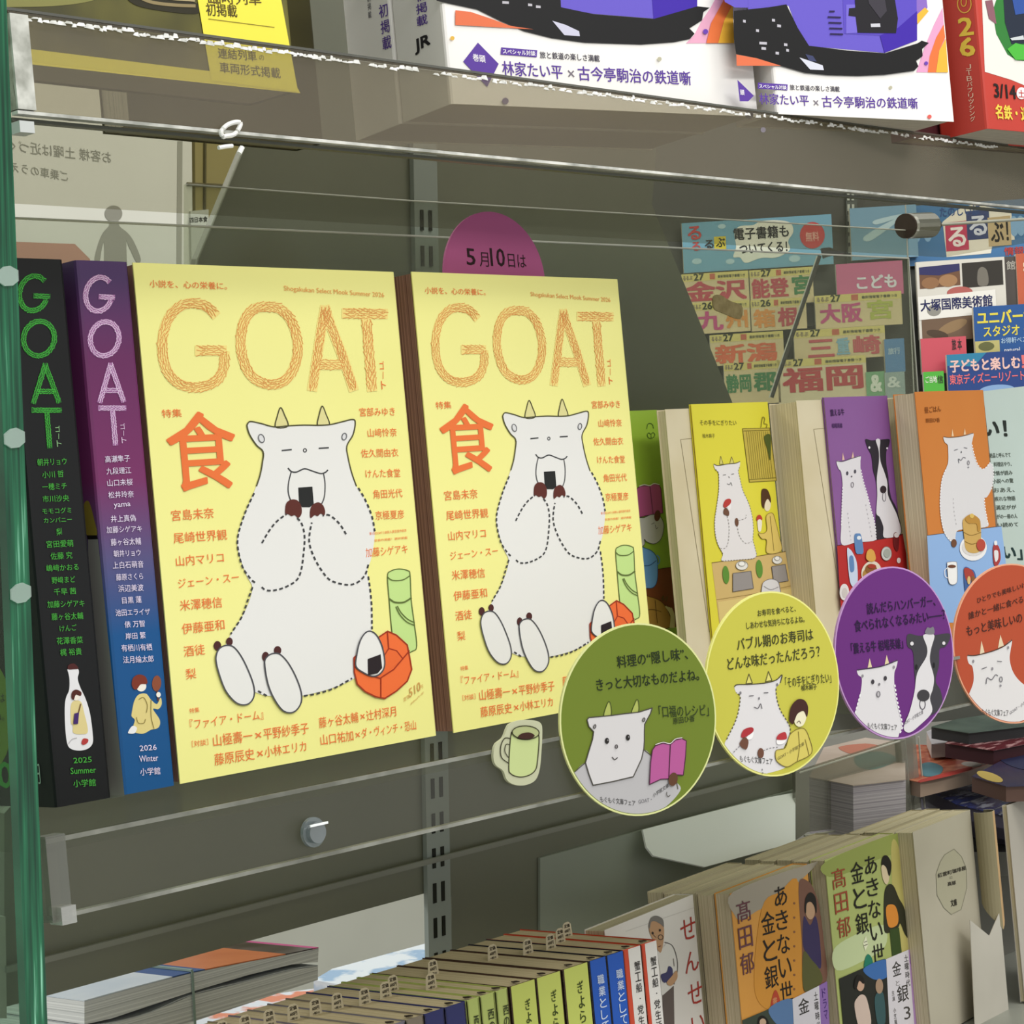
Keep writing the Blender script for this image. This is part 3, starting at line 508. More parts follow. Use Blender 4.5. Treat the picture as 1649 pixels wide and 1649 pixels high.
# ------------------------------------------------------------------ paperbacks on the middle shelf
C6, C7 = T(1000, 620, 4.121), T(1280, 600, 4.469)
CREAM = mottled('d8cdae', 'cfc29f', 20, .7)
def bunko(label, X, N, W, D, cover, art=None, group='paperbacks on the middle shelf', U=0, H=148, phi=0, page=('e2d6b8', 'b8a884')):
    t = thing('paperback', label, 'book', bw(X+W/2, U, N-D/2), group)
    ex = yawed(phi); book(t, bw(X, U, N), ex, EUW, W, H, D, cover, page, 'right', .0004)
    if art:
        pl = Pl(bw(X, U, N), ex, EUW); art(t, pl)
    return t
def frame_art(tr, pts):
    def f(t, pl):
        pr = Print(pl, tr); pr.line(pts, 3.2, '8f8363', 1, sm=False); pr.mb.build('printed_frame', t)
    return f
def art_green(t, pl):
    pr = Print(pl, C6)
    pr.poly([(110, 1240), (245, 1220), (356, 1205), (400, 1600), (150, 1640)], '7a4020', 1, False); pr.line([(110, 1245), (245, 1222), (356, 1206)], 4, '3f2010', 2, sm=False)
    pr.line([(170, 290), (175, 262), (192, 255), (208, 265), (214, 288)], 4, '3b5a1e', 2); pr.line([(172, 330), (182, 318), (196, 326), (210, 316), (222, 326), (216, 345), (198, 354), (180, 350)], 4, '3b5a1e', 2, True); pr.line([(197, 326), (198, 352)], 3, '3b5a1e', 2)
    pr.outl([(100, 690), (118, 675), (150, 668), (185, 672), (215, 658), (250, 665), (262, 690), (275, 850), (235, 858), (205, 862), (160, 868), (110, 880)], 'b8568c', '5a2440', 4, 2, False); pr.line([(188, 672), (210, 862)], 4, '5a2440', 4, sm=False)
    pr.line([(118, 672), (150, 662), (186, 668), (215, 655), (250, 662)], 6, 'e8e0d8', 4)
    pr.outl([(100, 900), (150, 880), (200, 860), (250, 870), (278, 920), (272, 990), (250, 1035), (210, 1055), (165, 1040), (150, 1025), (150, 1060), (100, 1080)], 'c9c6c4', '57534e', 4, 4); pr.oval(235, 868, 20, 37, '5f3420', 6, 8); pr.line([(195, 925), (215, 915)], 3, '57534e', 6); pr.line([(222, 930), (228, 955), (238, 945)], 3, '57534e', 6)
    pr.outl([(100, 1090), (170, 1088), (210, 1110), (232, 1140), (240, 1180), (238, 1290), (215, 1340), (170, 1348), (100, 1330)], '6fa4dc', '254a7c', 4, 2); pr.line([(150, 1200), (190, 1195), (230, 1165)], 4, '254a7c', 4); pr.line([(236, 1130), (250, 1145), (252, 1175), (240, 1190)], 7, '5f95d0', 3)
    pr.outl([(100, 1400), (190, 1408), (250, 1430), (290, 1470), (320, 1530), (340, 1600), (100, 1640)], 'a98038', '5e4214', 4, 4); pr.line([(110, 1500), (200, 1490), (260, 1505)], 4, '5e4214', 6); pr.line([(220, 1430), (235, 1580)], 4, '5e4214', 6)
    for k in range(4): pr.line([(290+k*12, 1470+k*4), (325+k*6, 1530), (320+k*8, 1610)], 10, 'cfc28a', 7)
    pr.line([(260, 1420), (275, 1400), (270, 1430), (300, 1405), (290, 1440)], 3, '39501c', 7)
    pr.mb.build('cover_illustration', t)
bunko('green paperback mostly hidden behind the right yellow magazine', 318, -57.4, 82.6, 14, mottled('9cbd3c', '8fb233', 8, .5), art_green)
xa = front(-28.6).at(1073, 680)[0]*1000
bunko('cream paperback with a thin printed frame, left of the yellow paperback', xa, -28.6, 80, 6, CREAM, frame_art(C6, [(585, 1640), (395, 362), (490, 352)]), H=front(-28.6).at(1073, 659)[1]*1000)
def art_yellow(t, pl):
    pr = Print(pl, C6); OL = '8a8040'
    pr.poly([(601, 1180), (850, 1145), (1090, 1105), (1140, 1400), (1150, 1650), (660, 1650)], 'd2b473', 1, False); pr.line([(601, 1180), (850, 1145), (1090, 1105)], 4, '6f5a28', 2, sm=False); pr.line([(633, 1425), (860, 1390), (1140, 1330)], 3, '8f7538', 2, sm=False)
    pr.poly([(640, 1440), (860, 1405), (1145, 1345), (1150, 1650), (660, 1650)], 'dcc47e', 2, False); pr.line([(655, 1580), (760, 1565)], 3, '9a8140', 3); pr.line([(655, 1600), (760, 1585)], 3, '9a8140', 3)
    pr.outl([(805, 290), (985, 285), (1030, 635), (850, 645)], 'c5b04a', '6f6420', 4, 1, False); pr.line([(812, 305), (988, 300)], 3, '6f6420', 3); pr.line([(848, 628), (1026, 615)], 3, '6f6420', 3)
    for k in range(11): pr.line([(830+k*14, 308), (865+k*14, 622)], 2.2, '8f8034', 3, sm=False)
    pr.poly([(945, 345), (985, 330), (990, 420), (985, 500), (965, 420)], '4e5a22', 4); pr.line([(925, 280), (935, 215), (950, 225), (945, 255), (965, 262), (960, 285)], 4, '6f6420', 4)
    pr.text('その手をにぎりたい', (523, 268), (765, 268), 36, '5a5620', 3); pr.text('柚木麻子', (540, 352), (622, 352), 30, '6a6424', 3)
    body = [(612, 525), (640, 535), (700, 525), (755, 520), (785, 508), (783, 545), (775, 572), (785, 620), (805, 700), (845, 790), (868, 880), (875, 960), (872, 1030), (885, 1080), (888, 1145), (780, 1160), (668, 1168), (672, 1120), (640, 1060), (622, 990), (618, 900), (632, 800), (645, 700), (645, 600), (638, 575), (622, 560)]
    for H in ([(652, 525), (660, 472), (676, 525)], [(720, 522), (732, 476), (748, 518)]): pr.outl(H, 'd9d075', OL, 3, 1, False)
    pr.poly(body, 'e6e2e2', 3); pr.line(body[:5], 5, '55503a', 4)
    pr.line(body[5:17], 4, '77736a', 4, dash=(10, 9)); pr.line(body[17:], 4, '77736a', 4, dash=(10, 9))
    pr.line([(672, 598), (690, 596)], 3, '666', 5) if 0 else pr.line([(672, 598), (690, 596)], 3.5, '606060', 5); pr.line([(728, 593), (744, 590)], 3.5, '606060', 5); pr.line([(710, 608), (714, 616)], 4, '606060', 5); pr.line([(700, 655), (715, 662), (724, 648), (732, 668)], 3, '606060', 5)
    pr.line([(700, 870), (712, 940), (708, 1030), (690, 1080), (655, 1085)], 3.5, '88847e', 5, dash=(12, 10)); pr.line([(765, 930), (780, 1000), (820, 1050), (862, 1040)], 3.5, '88847e', 5, dash=(12, 10)); pr.line([(775, 900), (820, 885), (825, 862)], 3.5, '88847e', 5, dash=(12, 10))
    pr.poly([(672, 800), (685, 765), (710, 755), (724, 765), (718, 790), (685, 815)], 'b93a36', 6); pr.poly([(700, 805), (724, 780), (722, 822), (708, 832)], 'f2eeee', 5); pr.poly([(675, 830), (690, 815), (710, 840), (708, 868), (690, 865), (675, 855)], '6e4a38', 6); pr.oval(762, 910, 12, 28, '6e4a38', 6, -4)
    pr.poly([(928, 760), (930, 700), (948, 688), (972, 700), (990, 750), (990, 782), (970, 755), (950, 790), (945, 820), (932, 800)], '4f3018', 3); pr.poly([(952, 790), (970, 757), (990, 785), (985, 825), (968, 838), (952, 825)], 'ecdfc0', 2)
    pr.outl([(960, 870), (1000, 850), (1020, 900), (1045, 1000), (1060, 1100), (965, 1115), (962, 1030), (930, 1020), (908, 985), (940, 985), (965, 960)], 'ddc268', '8a7434', 3, 3); pr.line([(985, 870), (1010, 1100)], 2.5, '8a7434', 5)
    pr.poly([(897, 900), (900, 870), (918, 862), (932, 880), (930, 898)], 'bd3c2e', 4); pr.poly([(902, 900), (930, 900), (925, 965), (908, 968)], 'efe6d6', 4)
    for x, y in ((692, 1260), (914, 1220)): pr.oval(x, y, 22, 60, '5f8f34', 4, -4)
    for x, y, rx, ry in ((797, 1198, 40, 30), (1032, 1162, 32, 26)): pr.outl(arcpts(x, y, rx, ry), 'e8e6e0', '8a8880', 3, 4, False); pr.outl(arcpts(x-2, y-12, rx*.55, ry*.55), 'f2f0ea', '8a8880', 2.5, 6, False)
    pr.outl([(738, 1250), (858, 1235), (875, 1350), (738, 1372)], '98928f', '5e5a58', 3, 4, False); pr.outl([(995, 1205), (1085, 1190), (1105, 1300), (1010, 1315)], '98928f', '5e5a58', 3, 4, False)
    pr.outl([(930, 1330), (950, 1300), (990, 1288), (1030, 1300), (1046, 1340), (1042, 1400), (935, 1410)], 'd9d7d8', '77757a', 3, 6)
    pr.line([(940, 1335), (985, 1358), (1036, 1340)], 2.5, '77757a', 8)
    pr.mb.build('cover_illustration', t)
bunko('bright yellow paperback with a goat and a woman eating sushi on the cover', 390.6, -26.6, 70.8, 1.6, mottled('e3d93c', 'ded437', 8, .5), art_yellow, page=('c08f74', '5e2626'))
xb = front(-10.4).at(1284, 665)[0]*1000
bunko('cream paperback with a thin printed frame, left of the purple paperback', xb, -10.4, 72, 19, CREAM, frame_art(C7, [(330, 1640), (135, 408), (220, 400)]), H=front(-10.4).at(1284, 645)[1]*1000)
def art_purple(t, pl):
    pr = Print(pl, C7)
    pr.poly([(303, 1245), (560, 1210), (775, 1160), (800, 1300), (830, 1700), (330, 1700)], 'b52a28', 1, False); pr.line([(303, 1245), (560, 1210), (775, 1165)], 4, '4a1420', 2, sm=False)
    pr.text('震える牛', (255, 315), (355, 308), 50, '3d1f50', 3, .02); pr.text('相場英雄', (265, 400), (340, 397), 34, '46265c', 3, .02)
    for H in ([(338, 632), (342, 575), (356, 628)], [(405, 618), (415, 568), (424, 612)]): pr.poly(H, 'ddb9a8', 2, False)
    body = [(297, 638), (340, 640), (400, 620), (466, 600), (468, 640), (470, 700), (490, 790), (520, 890), (545, 990), (565, 1060), (576, 1130), (578, 1205), (440, 1222), (335, 1238), (330, 1100), (335, 950), (340, 820), (330, 720), (310, 690)]
    pr.poly(body, 'dddadf', 3); pr.line(body[:4], 4, '3a3040', 4); pr.line(body[5:12], 7, 'f0eef2', 4, dash=(12, 10)); pr.line(body[14:17], 7, 'f0eef2', 4, dash=(12, 10))
    for x, y in ((372, 725), (428, 712)): pr.oval(x, y, 8, 14, '4a4854', 5)
    pr.oval(403, 748, 5, 6, '55505a', 5); pr.line(arcpts(408, 808, 9, 18), 4, '77727a', 5, True, False); pr.line([(375, 1010), (385, 1100), (398, 1205)], 3, '9a96a0', 5, dash=(10, 22)); pr.line([(505, 950), (530, 1080), (552, 1195)], 3, '9a96a0', 5, dash=(10, 22))
    pr.poly([(505, 480), (545, 488), (600, 485), (640, 480), (678, 482), (672, 530), (655, 570), (655, 660), (668, 740), (672, 800), (690, 900), (720, 960), (740, 1020), (760, 1165), (635, 1195), (585, 1195), (578, 1130), (580, 1020), (590, 900), (580, 780), (560, 700), (548, 600), (520, 540)], '2a2630', 3)
    pr.poly([(578, 486), (608, 484), (605, 560), (612, 640), (640, 720), (660, 790), (665, 880), (700, 960), (735, 1040), (755, 1160), (640, 1188), (632, 1110), (605, 1040), (582, 1010), (588, 880), (585, 760), (600, 640), (598, 560)], 'd9d6db', 4)
    pr.oval(530, 540, 7, 9, 'e8e4ea', 5); pr.oval(658, 545, 6, 7, 'e8e4ea', 5); pr.oval(630, 842, 23, 28, '2c2128', 5); pr.line(arcpts(637, 895, 12, 32), 4, '6a666e', 5, True, False)
    pr.poly([(422, 1175), (450, 1158), (472, 1175), (488, 1290), (460, 1305), (432, 1290)], '5f86b8', 5); pr.oval(455, 1190, 16, 14, 'dfe6ee', 6)
    pr.poly([(370, 1280), (390, 1272), (412, 1300), (440, 1370), (446, 1500), (425, 1545), (390, 1500)], 'c9d6ea', 5); pr.poly([(385, 1330), (412, 1325), (420, 1420), (392, 1430)], '5f86b8', 6)
    pr.oval(545, 1440, 72, 85, 'e0d6c4', 5, 15); pr.oval(535, 1455, 55, 52, 'ae8440', 6); pr.oval(540, 1415, 42, 38, '8a5a2a', 7); pr.poly([(505, 1340), (510, 1290), (535, 1270), (562, 1290), (572, 1345), (540, 1362)], 'd8a34c', 8); pr.oval(545, 1395, 30, 16, 'a63a28', 9)
    pr.outl(arcpts(652, 1303, 37, 50), 'c9ccc8', '88807c', 3, 5, False); pr.oval(655, 1300, 24, 32, 'a4aaa2', 8); pr.poly([(705, 1165), (725, 1150), (745, 1180), (740, 1270), (725, 1285), (705, 1240)], '6a1a1e', 5); pr.oval(725, 1170, 18, 18, 'd8d0d0', 6); pr.oval(742, 1352, 14, 20, 'e0d6d2', 5)
    pr.oval(350, 1580, 34, 60, 'e4e0de', 5); pr.oval(352, 1585, 20, 36, 'cfc8c4', 6)
    pr.mb.build('cover_illustration', t)
bunko('purple paperback with a goat and a cow on the cover', 490.6, -8.3, 66, 1.6, mottled('8b5a9c', '82508f', 8, .5), art_purple)
bunko('cream paperback standing left of the orange paperback', 584, -16, 52, 11, CREAM)
def art_orange(t, pl):
    pr = Print(pl, C7)
    pr.poly([(950, 1172), (1200, 1140), (1485, 1105), (1510, 1300), (1560, 1800), (985, 1800)], '8fb2e0', 1, False); pr.line([(950, 1172), (1200, 1140), (1485, 1105)], 3, '4a4038', 2, sm=False)
    pr.text('昼ごはん', (932, 292), (1050, 280), 44, '8a4a10', 3, .01); pr.text('原田ひ香', (940, 362), (1042, 356), 32, '8a4a10', 3, .01)
    for H in ([(1125, 460), (1130, 405), (1142, 458)], [(1212, 448), (1220, 400), (1230, 446)]): pr.poly(H, 'e8c8a0', 2, False)
    body = [(1067, 462), (1110, 468), (1200, 458), (1278, 436), (1276, 480), (1270, 520), (1285, 590), (1310, 660), (1345, 695), (1375, 680), (1400, 650), (1420, 680), (1424, 760), (1410, 840), (1380, 895), (1358, 908), (1365, 980), (1378, 1050), (1382, 1108), (1240, 1125), (1165, 1140), (1150, 1195), (1130, 1218), (1095, 1190), (1065, 1130), (1045, 1020), (1042, 900), (1055, 770), (1085, 690), (1100, 640), (1100, 560), (1095, 520), (1075, 500)]
    pr.poly(body, 'dad8da', 3); pr.line(body[:4], 4, '55483a', 4); pr.line(body[5:14], 7, 'f2f0f0', 4, dash=(12, 10)); pr.line(body[15:19], 7, 'f2f0f0', 4, dash=(12, 10)); pr.line(body[21:29], 7, 'f2f0f0', 4, dash=(12, 10))
    pr.line([(1142, 560), (1166, 552)], 4, '606068', 5); pr.line([(1212, 540), (1234, 545)], 4, '606068', 5); pr.oval(1192, 573, 4, 7, '606068', 5); pr.line([(1175, 650), (1172, 622), (1190, 632), (1205, 612), (1224, 615)], 4, '606068', 5); pr.line(arcpts(1243, 650, 7, 15), 4, '77757c', 5, True, False); pr.oval(1243, 682, 6, 5, '88868c', 5)
    pr.line([(1135, 905), (1140, 1000), (1160, 1110)], 3, 'a6a2a6', 5, dash=(10, 20)); pr.oval(1140, 1228, 20, 30, '6e4630', 5)
    pr.oval(1278, 1262, 98, 92, 'eceaea', 5, -10); pr.oval(1278, 1258, 82, 62, 'd9d5d2', 6)
    pr.poly([(1200, 1080), (1215, 1045), (1260, 1020), (1310, 1045), (1328, 1090), (1332, 1180), (1325, 1280), (1270, 1300), (1222, 1270), (1210, 1180)], 'cba55c', 7); pr.line([(1208, 1150), (1260, 1172), (1330, 1150)], 4, '8a6a2c', 8); pr.line([(1215, 1215), (1265, 1235), (1328, 1215)], 4, '8a6a2c', 8); pr.poly([(1215, 1050), (1262, 1020), (1320, 1060), (1322, 1135), (1305, 1140), (1295, 1090), (1240, 1085)], 'b98a3c', 9); pr.oval(1262, 1032, 16, 16, 'd9b860', 10); pr.oval(1328, 1242, 32, 44, 'b5483a', 10)
    pr.outl([(1088, 1380), (1095, 1365), (1150, 1362), (1160, 1385), (1162, 1490), (1150, 1520), (1118, 1525), (1098, 1495)], 'f0efee', '8a8684', 3, 5); pr.oval(1122, 1395, 28, 12, '6a3f2a', 7); pr.line([(1090, 1405), (1072, 1425), (1075, 1465), (1096, 1480)], 5, 'eceaea', 6)
    pr.poly([(1422, 1250), (1440, 1235), (1465, 1260), (1475, 1340), (1450, 1392), (1428, 1380), (1420, 1310)], 'a83c3c', 5); pr.poly([(1427, 1285), (1455, 1285), (1456, 1340), (1436, 1360)], 'e4e0e0', 6); pr.poly([(1428, 1215), (1446, 1212), (1448, 1240), (1430, 1240)], 'eceaea', 6)
    pr.poly([(1212, 1410), (1262, 1415), (1290, 1440), (1305, 1530), (1290, 1620), (1225, 1600)], '3f5f98', 5); pr.poly([(1212, 1410), (1262, 1418), (1285, 1470), (1240, 1500), (1220, 1480)], 'a84038', 6); pr.poly([(1262, 1470), (1292, 1480), (1300, 1540), (1275, 1570)], '8a5a30', 7); pr.oval(1243, 1495, 12, 30, 'd8b878', 8)
    pr.mb.build('cover_illustration', t)
bunko('orange paperback with a goat and a stack of pancakes on the cover', 554.8, 11.7, 79, 15, mottled('d08034', 'c8762b', 8, .5), art_orange)
t = thing('notice_card', 'pale blue card with bold black lettering, right of the orange paperback', 'card', bw(660, 0, 10))
slab(t, 'card', front(10), [(1583, 630), (1700, 616), (1740, 1150), (1640, 1150)], .002, mottled('b3c2b8', 'c3d3d0', 6, .4))
pr = Print(front(10), C7); pr.text('い！', (1350, 455), (1530, 462), 120, '1c2420', 2, .04); pr.text('い」', (1502, 1345), (1640, 1350), 95, '1a3434', 2, .04)
for y, s_ in ((600, '絶品と呼んでて'), (665, '。料理店やり、'), (728, '愛情が読み'), (785, '小説への驚'), (850, 'おあえ、'), (912, '疾れな物語'), (975, '満足がが'), (1040, 'がの一冊の人'), (1100, 'い読めて')): pr.text(s_, (1400+(y-600)*.12, y+14), (1552+(y-600)*.11, y+8), 34, '4c564c', 2, .01)
pr.mb.build('printed_lettering', t)
# ------------------------------------------------------------------ round signs on the shelf lip
def disc_sign(label, X, U, N, R, phi, face, art=None, group='round signs on the shelf lip', rim='d9dd9a'):
    ex = yawed(phi); o = bw(X, U, N); pl = Pl(o, ex, EUW); R /= 1000
    t = thing('round_sign', label, 'sign', o-EUW*R, group)
    ring = lambda r, d: [pl.w(r*math.cos(a*math.pi/36), r*math.sin(a*math.pi/36), d) for a in range(72)]
    mb = MB(); mb.prism(ring(R, 0), -pl.n*.0012, rim); mb.build('card_disc', t)
    mb = MB(); mb.face(ring(R-.0008, .00006), face); mb.build('printed_face', t)
    if art: art(t, pl, R)
    mb = MB(); mb.box(pl.w(-.004, -.012, -.0012), pl.ex*.008, pl.ey*.012, bw(0, 0, -1)*max(1, (N-80)), acrylic('e0e0da', .2, .1, 'b0b0a8')); mb.build('mounting_tab', t)
    return t
C8, C9 = T(780, 960, 4.1225), T(1130, 920, 3.177)
def clip_disc(pl, R, pts_uv):  # keep a polygon inside the disc
    out = []
    for u, v in pts_uv:
        r = math.hypot(u, v)
        if r > R-.001: u, v = u*(R-.001)/r, v*(R-.001)/r
        out.append((u, v))
    return out
def dpoly(pr, pl, R, pts, col, lay=1):
    uv = clip_disc(pl, R, [pr.P(p) for p in smooth(pts)]); pr.uvface(uv[::-1], col, lay)
def art_s1(t, pl, R):
    pr = Print(pl, C8); K = '1d2a10'; pr.R = R-.0006
    dpoly(pr, pl, R, [(545, 1235), (600, 1165), (668, 1105), (760, 1090), (950, 1060), (1055, 1020), (1110, 1060), (1180, 1130), (1230, 1190), (1275, 1235), (1300, 1290), (1200, 1400), (1050, 1470), (900, 1480), (720, 1440), (600, 1340)], 'b4b2b4', 1)
    pr.line([(545, 1232), (600, 1165), (668, 1105)], 6, '4a4636', 3); pr.line([(1055, 1018), (1110, 1062)], 6, '4a4636', 3); pr.line([(1272, 1225), (1282, 1280)], 5, '4a4636', 3)
    for H in ([(792, 795), (808, 730), (825, 700), (838, 730), (838, 790)], [(975, 778), (998, 710), (1012, 686), (1022, 710), (1020, 768)]): pr.outl(H, 'a9b25c', '3e4a18', 5, 1)
    head = [(678, 820), (690, 806), (760, 800), (840, 792), (930, 780), (1020, 770), (1110, 742), (1098, 780), (1060, 850), (1058, 900), (1058, 960), (1055, 1010), (1040, 1080), (985, 1198), (850, 1230), (718, 1255), (690, 1180), (668, 1105), (690, 1030), (715, 950), (722, 900), (690, 865)]
    pr.outl(head, 'cfcccd', '45423a', 7, 3, False)
    for x, y in ((726, 865), (1052, 820)): pr.outl(arcpts(x, y, 8, 13, tilt=15), '8a8688', '45423a', 4, 6, False)
    for x, y in ((808, 960), (947, 938)): pr.oval(x, y, 14, 20, '24211f', 6); pr.oval(x+3, y-4, 4, 6, '8a8688', 8)
    pr.outl(arcpts(870, 998, 8, 12), '8a8688', '3a3632', 4, 6, False); pr.line([(843, 1068), (858, 1085), (878, 1072)], 6, '3a3632', 6)
    pr.outl([(1090, 1250), (1098, 1100), (1110, 1020), (1130, 992), (1180, 975), (1228, 985), (1262, 955), (1305, 945), (1335, 960), (1330, 1060), (1315, 1188), (1270, 1185), (1218, 1212), (1165, 1215)], 'b05692', '4a2038', 6, 5, False); pr.line([(1228, 985), (1218, 1210)], 6, '4a2038', 7, sm=False); pr.line([(1130, 985), (1180, 970), (1226, 978), (1262, 948), (1305, 940)], 5, 'ddd0d8', 7)
    pr.oval(1245, 1215, 30, 45, '5c3a24', 8, 12); pr.line([(1205, 1300), (1205, 1320), (1215, 1330), (1228, 1320)], 5, '55514c', 6)
    pr.text('料理の“隠し味”、', (882, 480), (1350, 420), 84, K, 3, .012); pr.text('きっと大切なものだよね。', (745, 632), (1425, 560), 84, K, 3, .012)
    pr.text('「口福のレシピ」', (1160, 808), (1490, 795), 82, '2c3a18', 3, .004); pr.text('原田ひ香', (1252, 852), (1395, 830), 44, '2c3a18', 3, .004)
    pr.text('もぐもぐ文庫フェア', (768, 1366), (1002, 1394), 40, '2c2c2c', 3); pr.text('GOAT・', (1022, 1378), (1110, 1362), 26, '77757a', 3); pr.text('小学館文庫', (1118, 1340), (1222, 1268), 30, '3a3a3a', 3)
    pr.mb.build('printed_art', t)
disc_sign('green round sign with a goat reading a pink book', 184.5, 2.1, 88, 41.8, 15, '6b7c24', art_s1)
def art_s2(t, pl, R):
    pr = Print(pl, C9); K = '3a3c1c'; pr.R = R-.0006
    body = [(166, 590), (180, 580), (250, 578), (330, 570), (380, 555), (408, 530), (400, 570), (378, 600), (382, 650), (400, 710), (430, 760), (450, 800), (445, 850), (420, 900), (400, 960), (430, 1000), (350, 1030), (250, 1045), (160, 1000), (100, 940), (125, 860), (165, 780), (185, 720), (195, 650), (190, 632), (175, 620)]
    dpoly(pr, pl, R, body, 'd9d6d8', 1)
    for H in ([(225, 575), (240, 525), (258, 572)], [(325, 565), (340, 512), (358, 558)]): pr.outl(H, 'd8d070', '55502a', 4, 1, False)
    pr.line(body[:7], 5, '44402a', 3); pr.line(body[7:14], 5, '55503a', 3, dash=(11, 9)); pr.line(body[20:], 5, '55503a', 3, dash=(11, 9))
    for x, y in ((195, 622), (383, 580)): pr.oval(x, y, 5, 8, '77757a', 4)
    pr.line([(240, 638), (262, 636)], 4, '55535a', 4); pr.line([(315, 622), (336, 621)], 4, '55535a', 4); pr.oval(290, 650, 4, 7, '77757a', 4); pr.line([(265, 695), (285, 700), (298, 678), (305, 702)], 4, '66646a', 4)
    pr.poly([(198, 845), (210, 812), (245, 798), (262, 805), (255, 825), (215, 850)], 'a82c34', 4); pr.poly([(228, 848), (260, 820), (258, 850), (240, 862)], 'f0eeee', 3); pr.poly([(190, 878), (215, 848), (235, 870), (225, 910), (200, 900)], '6a4434', 5); pr.oval(298, 930, 16, 26, '6a4434', 5); pr.line([(312, 918), (345, 905), (385, 900)], 4, '77757a', 4, dash=(9, 8)); pr.line([(190, 895), (165, 920), (140, 950)], 4, '77757a', 4, dash=(9, 8)); pr.line([(220, 990), (225, 1030)], 4, '77757a', 4, dash=(9, 8)); pr.line([(305, 1010), (310, 1040)], 4, '77757a', 4, dash=(9, 8))
    pr.poly([(380, 860), (388, 835), (420, 822), (430, 840), (425, 860)], 'b03038', 6); pr.poly([(382, 862), (425, 858), (415, 880), (385, 885)], 'f0eeee', 5)
    co_ = [(445, 840), (480, 810), (520, 805), (545, 850), (558, 930), (480, 975), (430, 1000), (380, 970), (375, 920), (400, 910), (425, 900)]
    uv = smooth(co_); dpoly(pr, pl, R, co_, 'cfc060', 4); pr.line(uv, 3.5, '7a6c2c', 5, True, False); pr.line([(490, 820), (495, 900), (485, 970)], 3, '7a6c2c', 5); pr.line([(525, 860), (545, 940)], 3, '7a6c2c', 5)
    pr.poly([(470, 735), (490, 712), (520, 712), (530, 745), (515, 785), (490, 795), (470, 775)], 'e6e0c0', 6); pr.poly([(442, 745), (452, 690), (485, 655), (520, 660), (538, 695), (532, 745), (515, 715), (485, 728), (470, 760), (462, 782), (445, 770)], '40201a', 7); pr.line([(480, 775), (492, 765), (500, 778)], 3, '55403a', 8)
    pr.text('お寿司を食べると、', (285, 232), (480, 206), 34, K, 3, .006); pr.text('しあわせな気持ちになるよね。', (228, 298), (525, 262), 38, K, 3, .006); pr.text('バブル期のお寿司は', (180, 408), (570, 352), 66, K, 3, .012); pr.text('どんな味だったんだろう？', (132, 508), (605, 440), 66, K, 3, .012)
    pr.text('「その手をにぎりたい」', (428, 598), (662, 570), 56, K, 3, .003); pr.text('柚木麻子', (508, 612), (588, 604), 30, K, 3, .006); pr.text('もぐもぐ文庫フェア', (195, 975), (362, 990), 36, '2e2e2e', 3); pr.text('GOAT・小学館文庫', (385, 968), (520, 890), 20, '6a6238', 6)
    pr.mb.build('printed_art', t)
disc_sign('yellow round sign with a goat and a person eating sushi', 285.1, 6.1, 88, 43.3, 10, 'c2bd48', art_s2, rim='e6e48a')
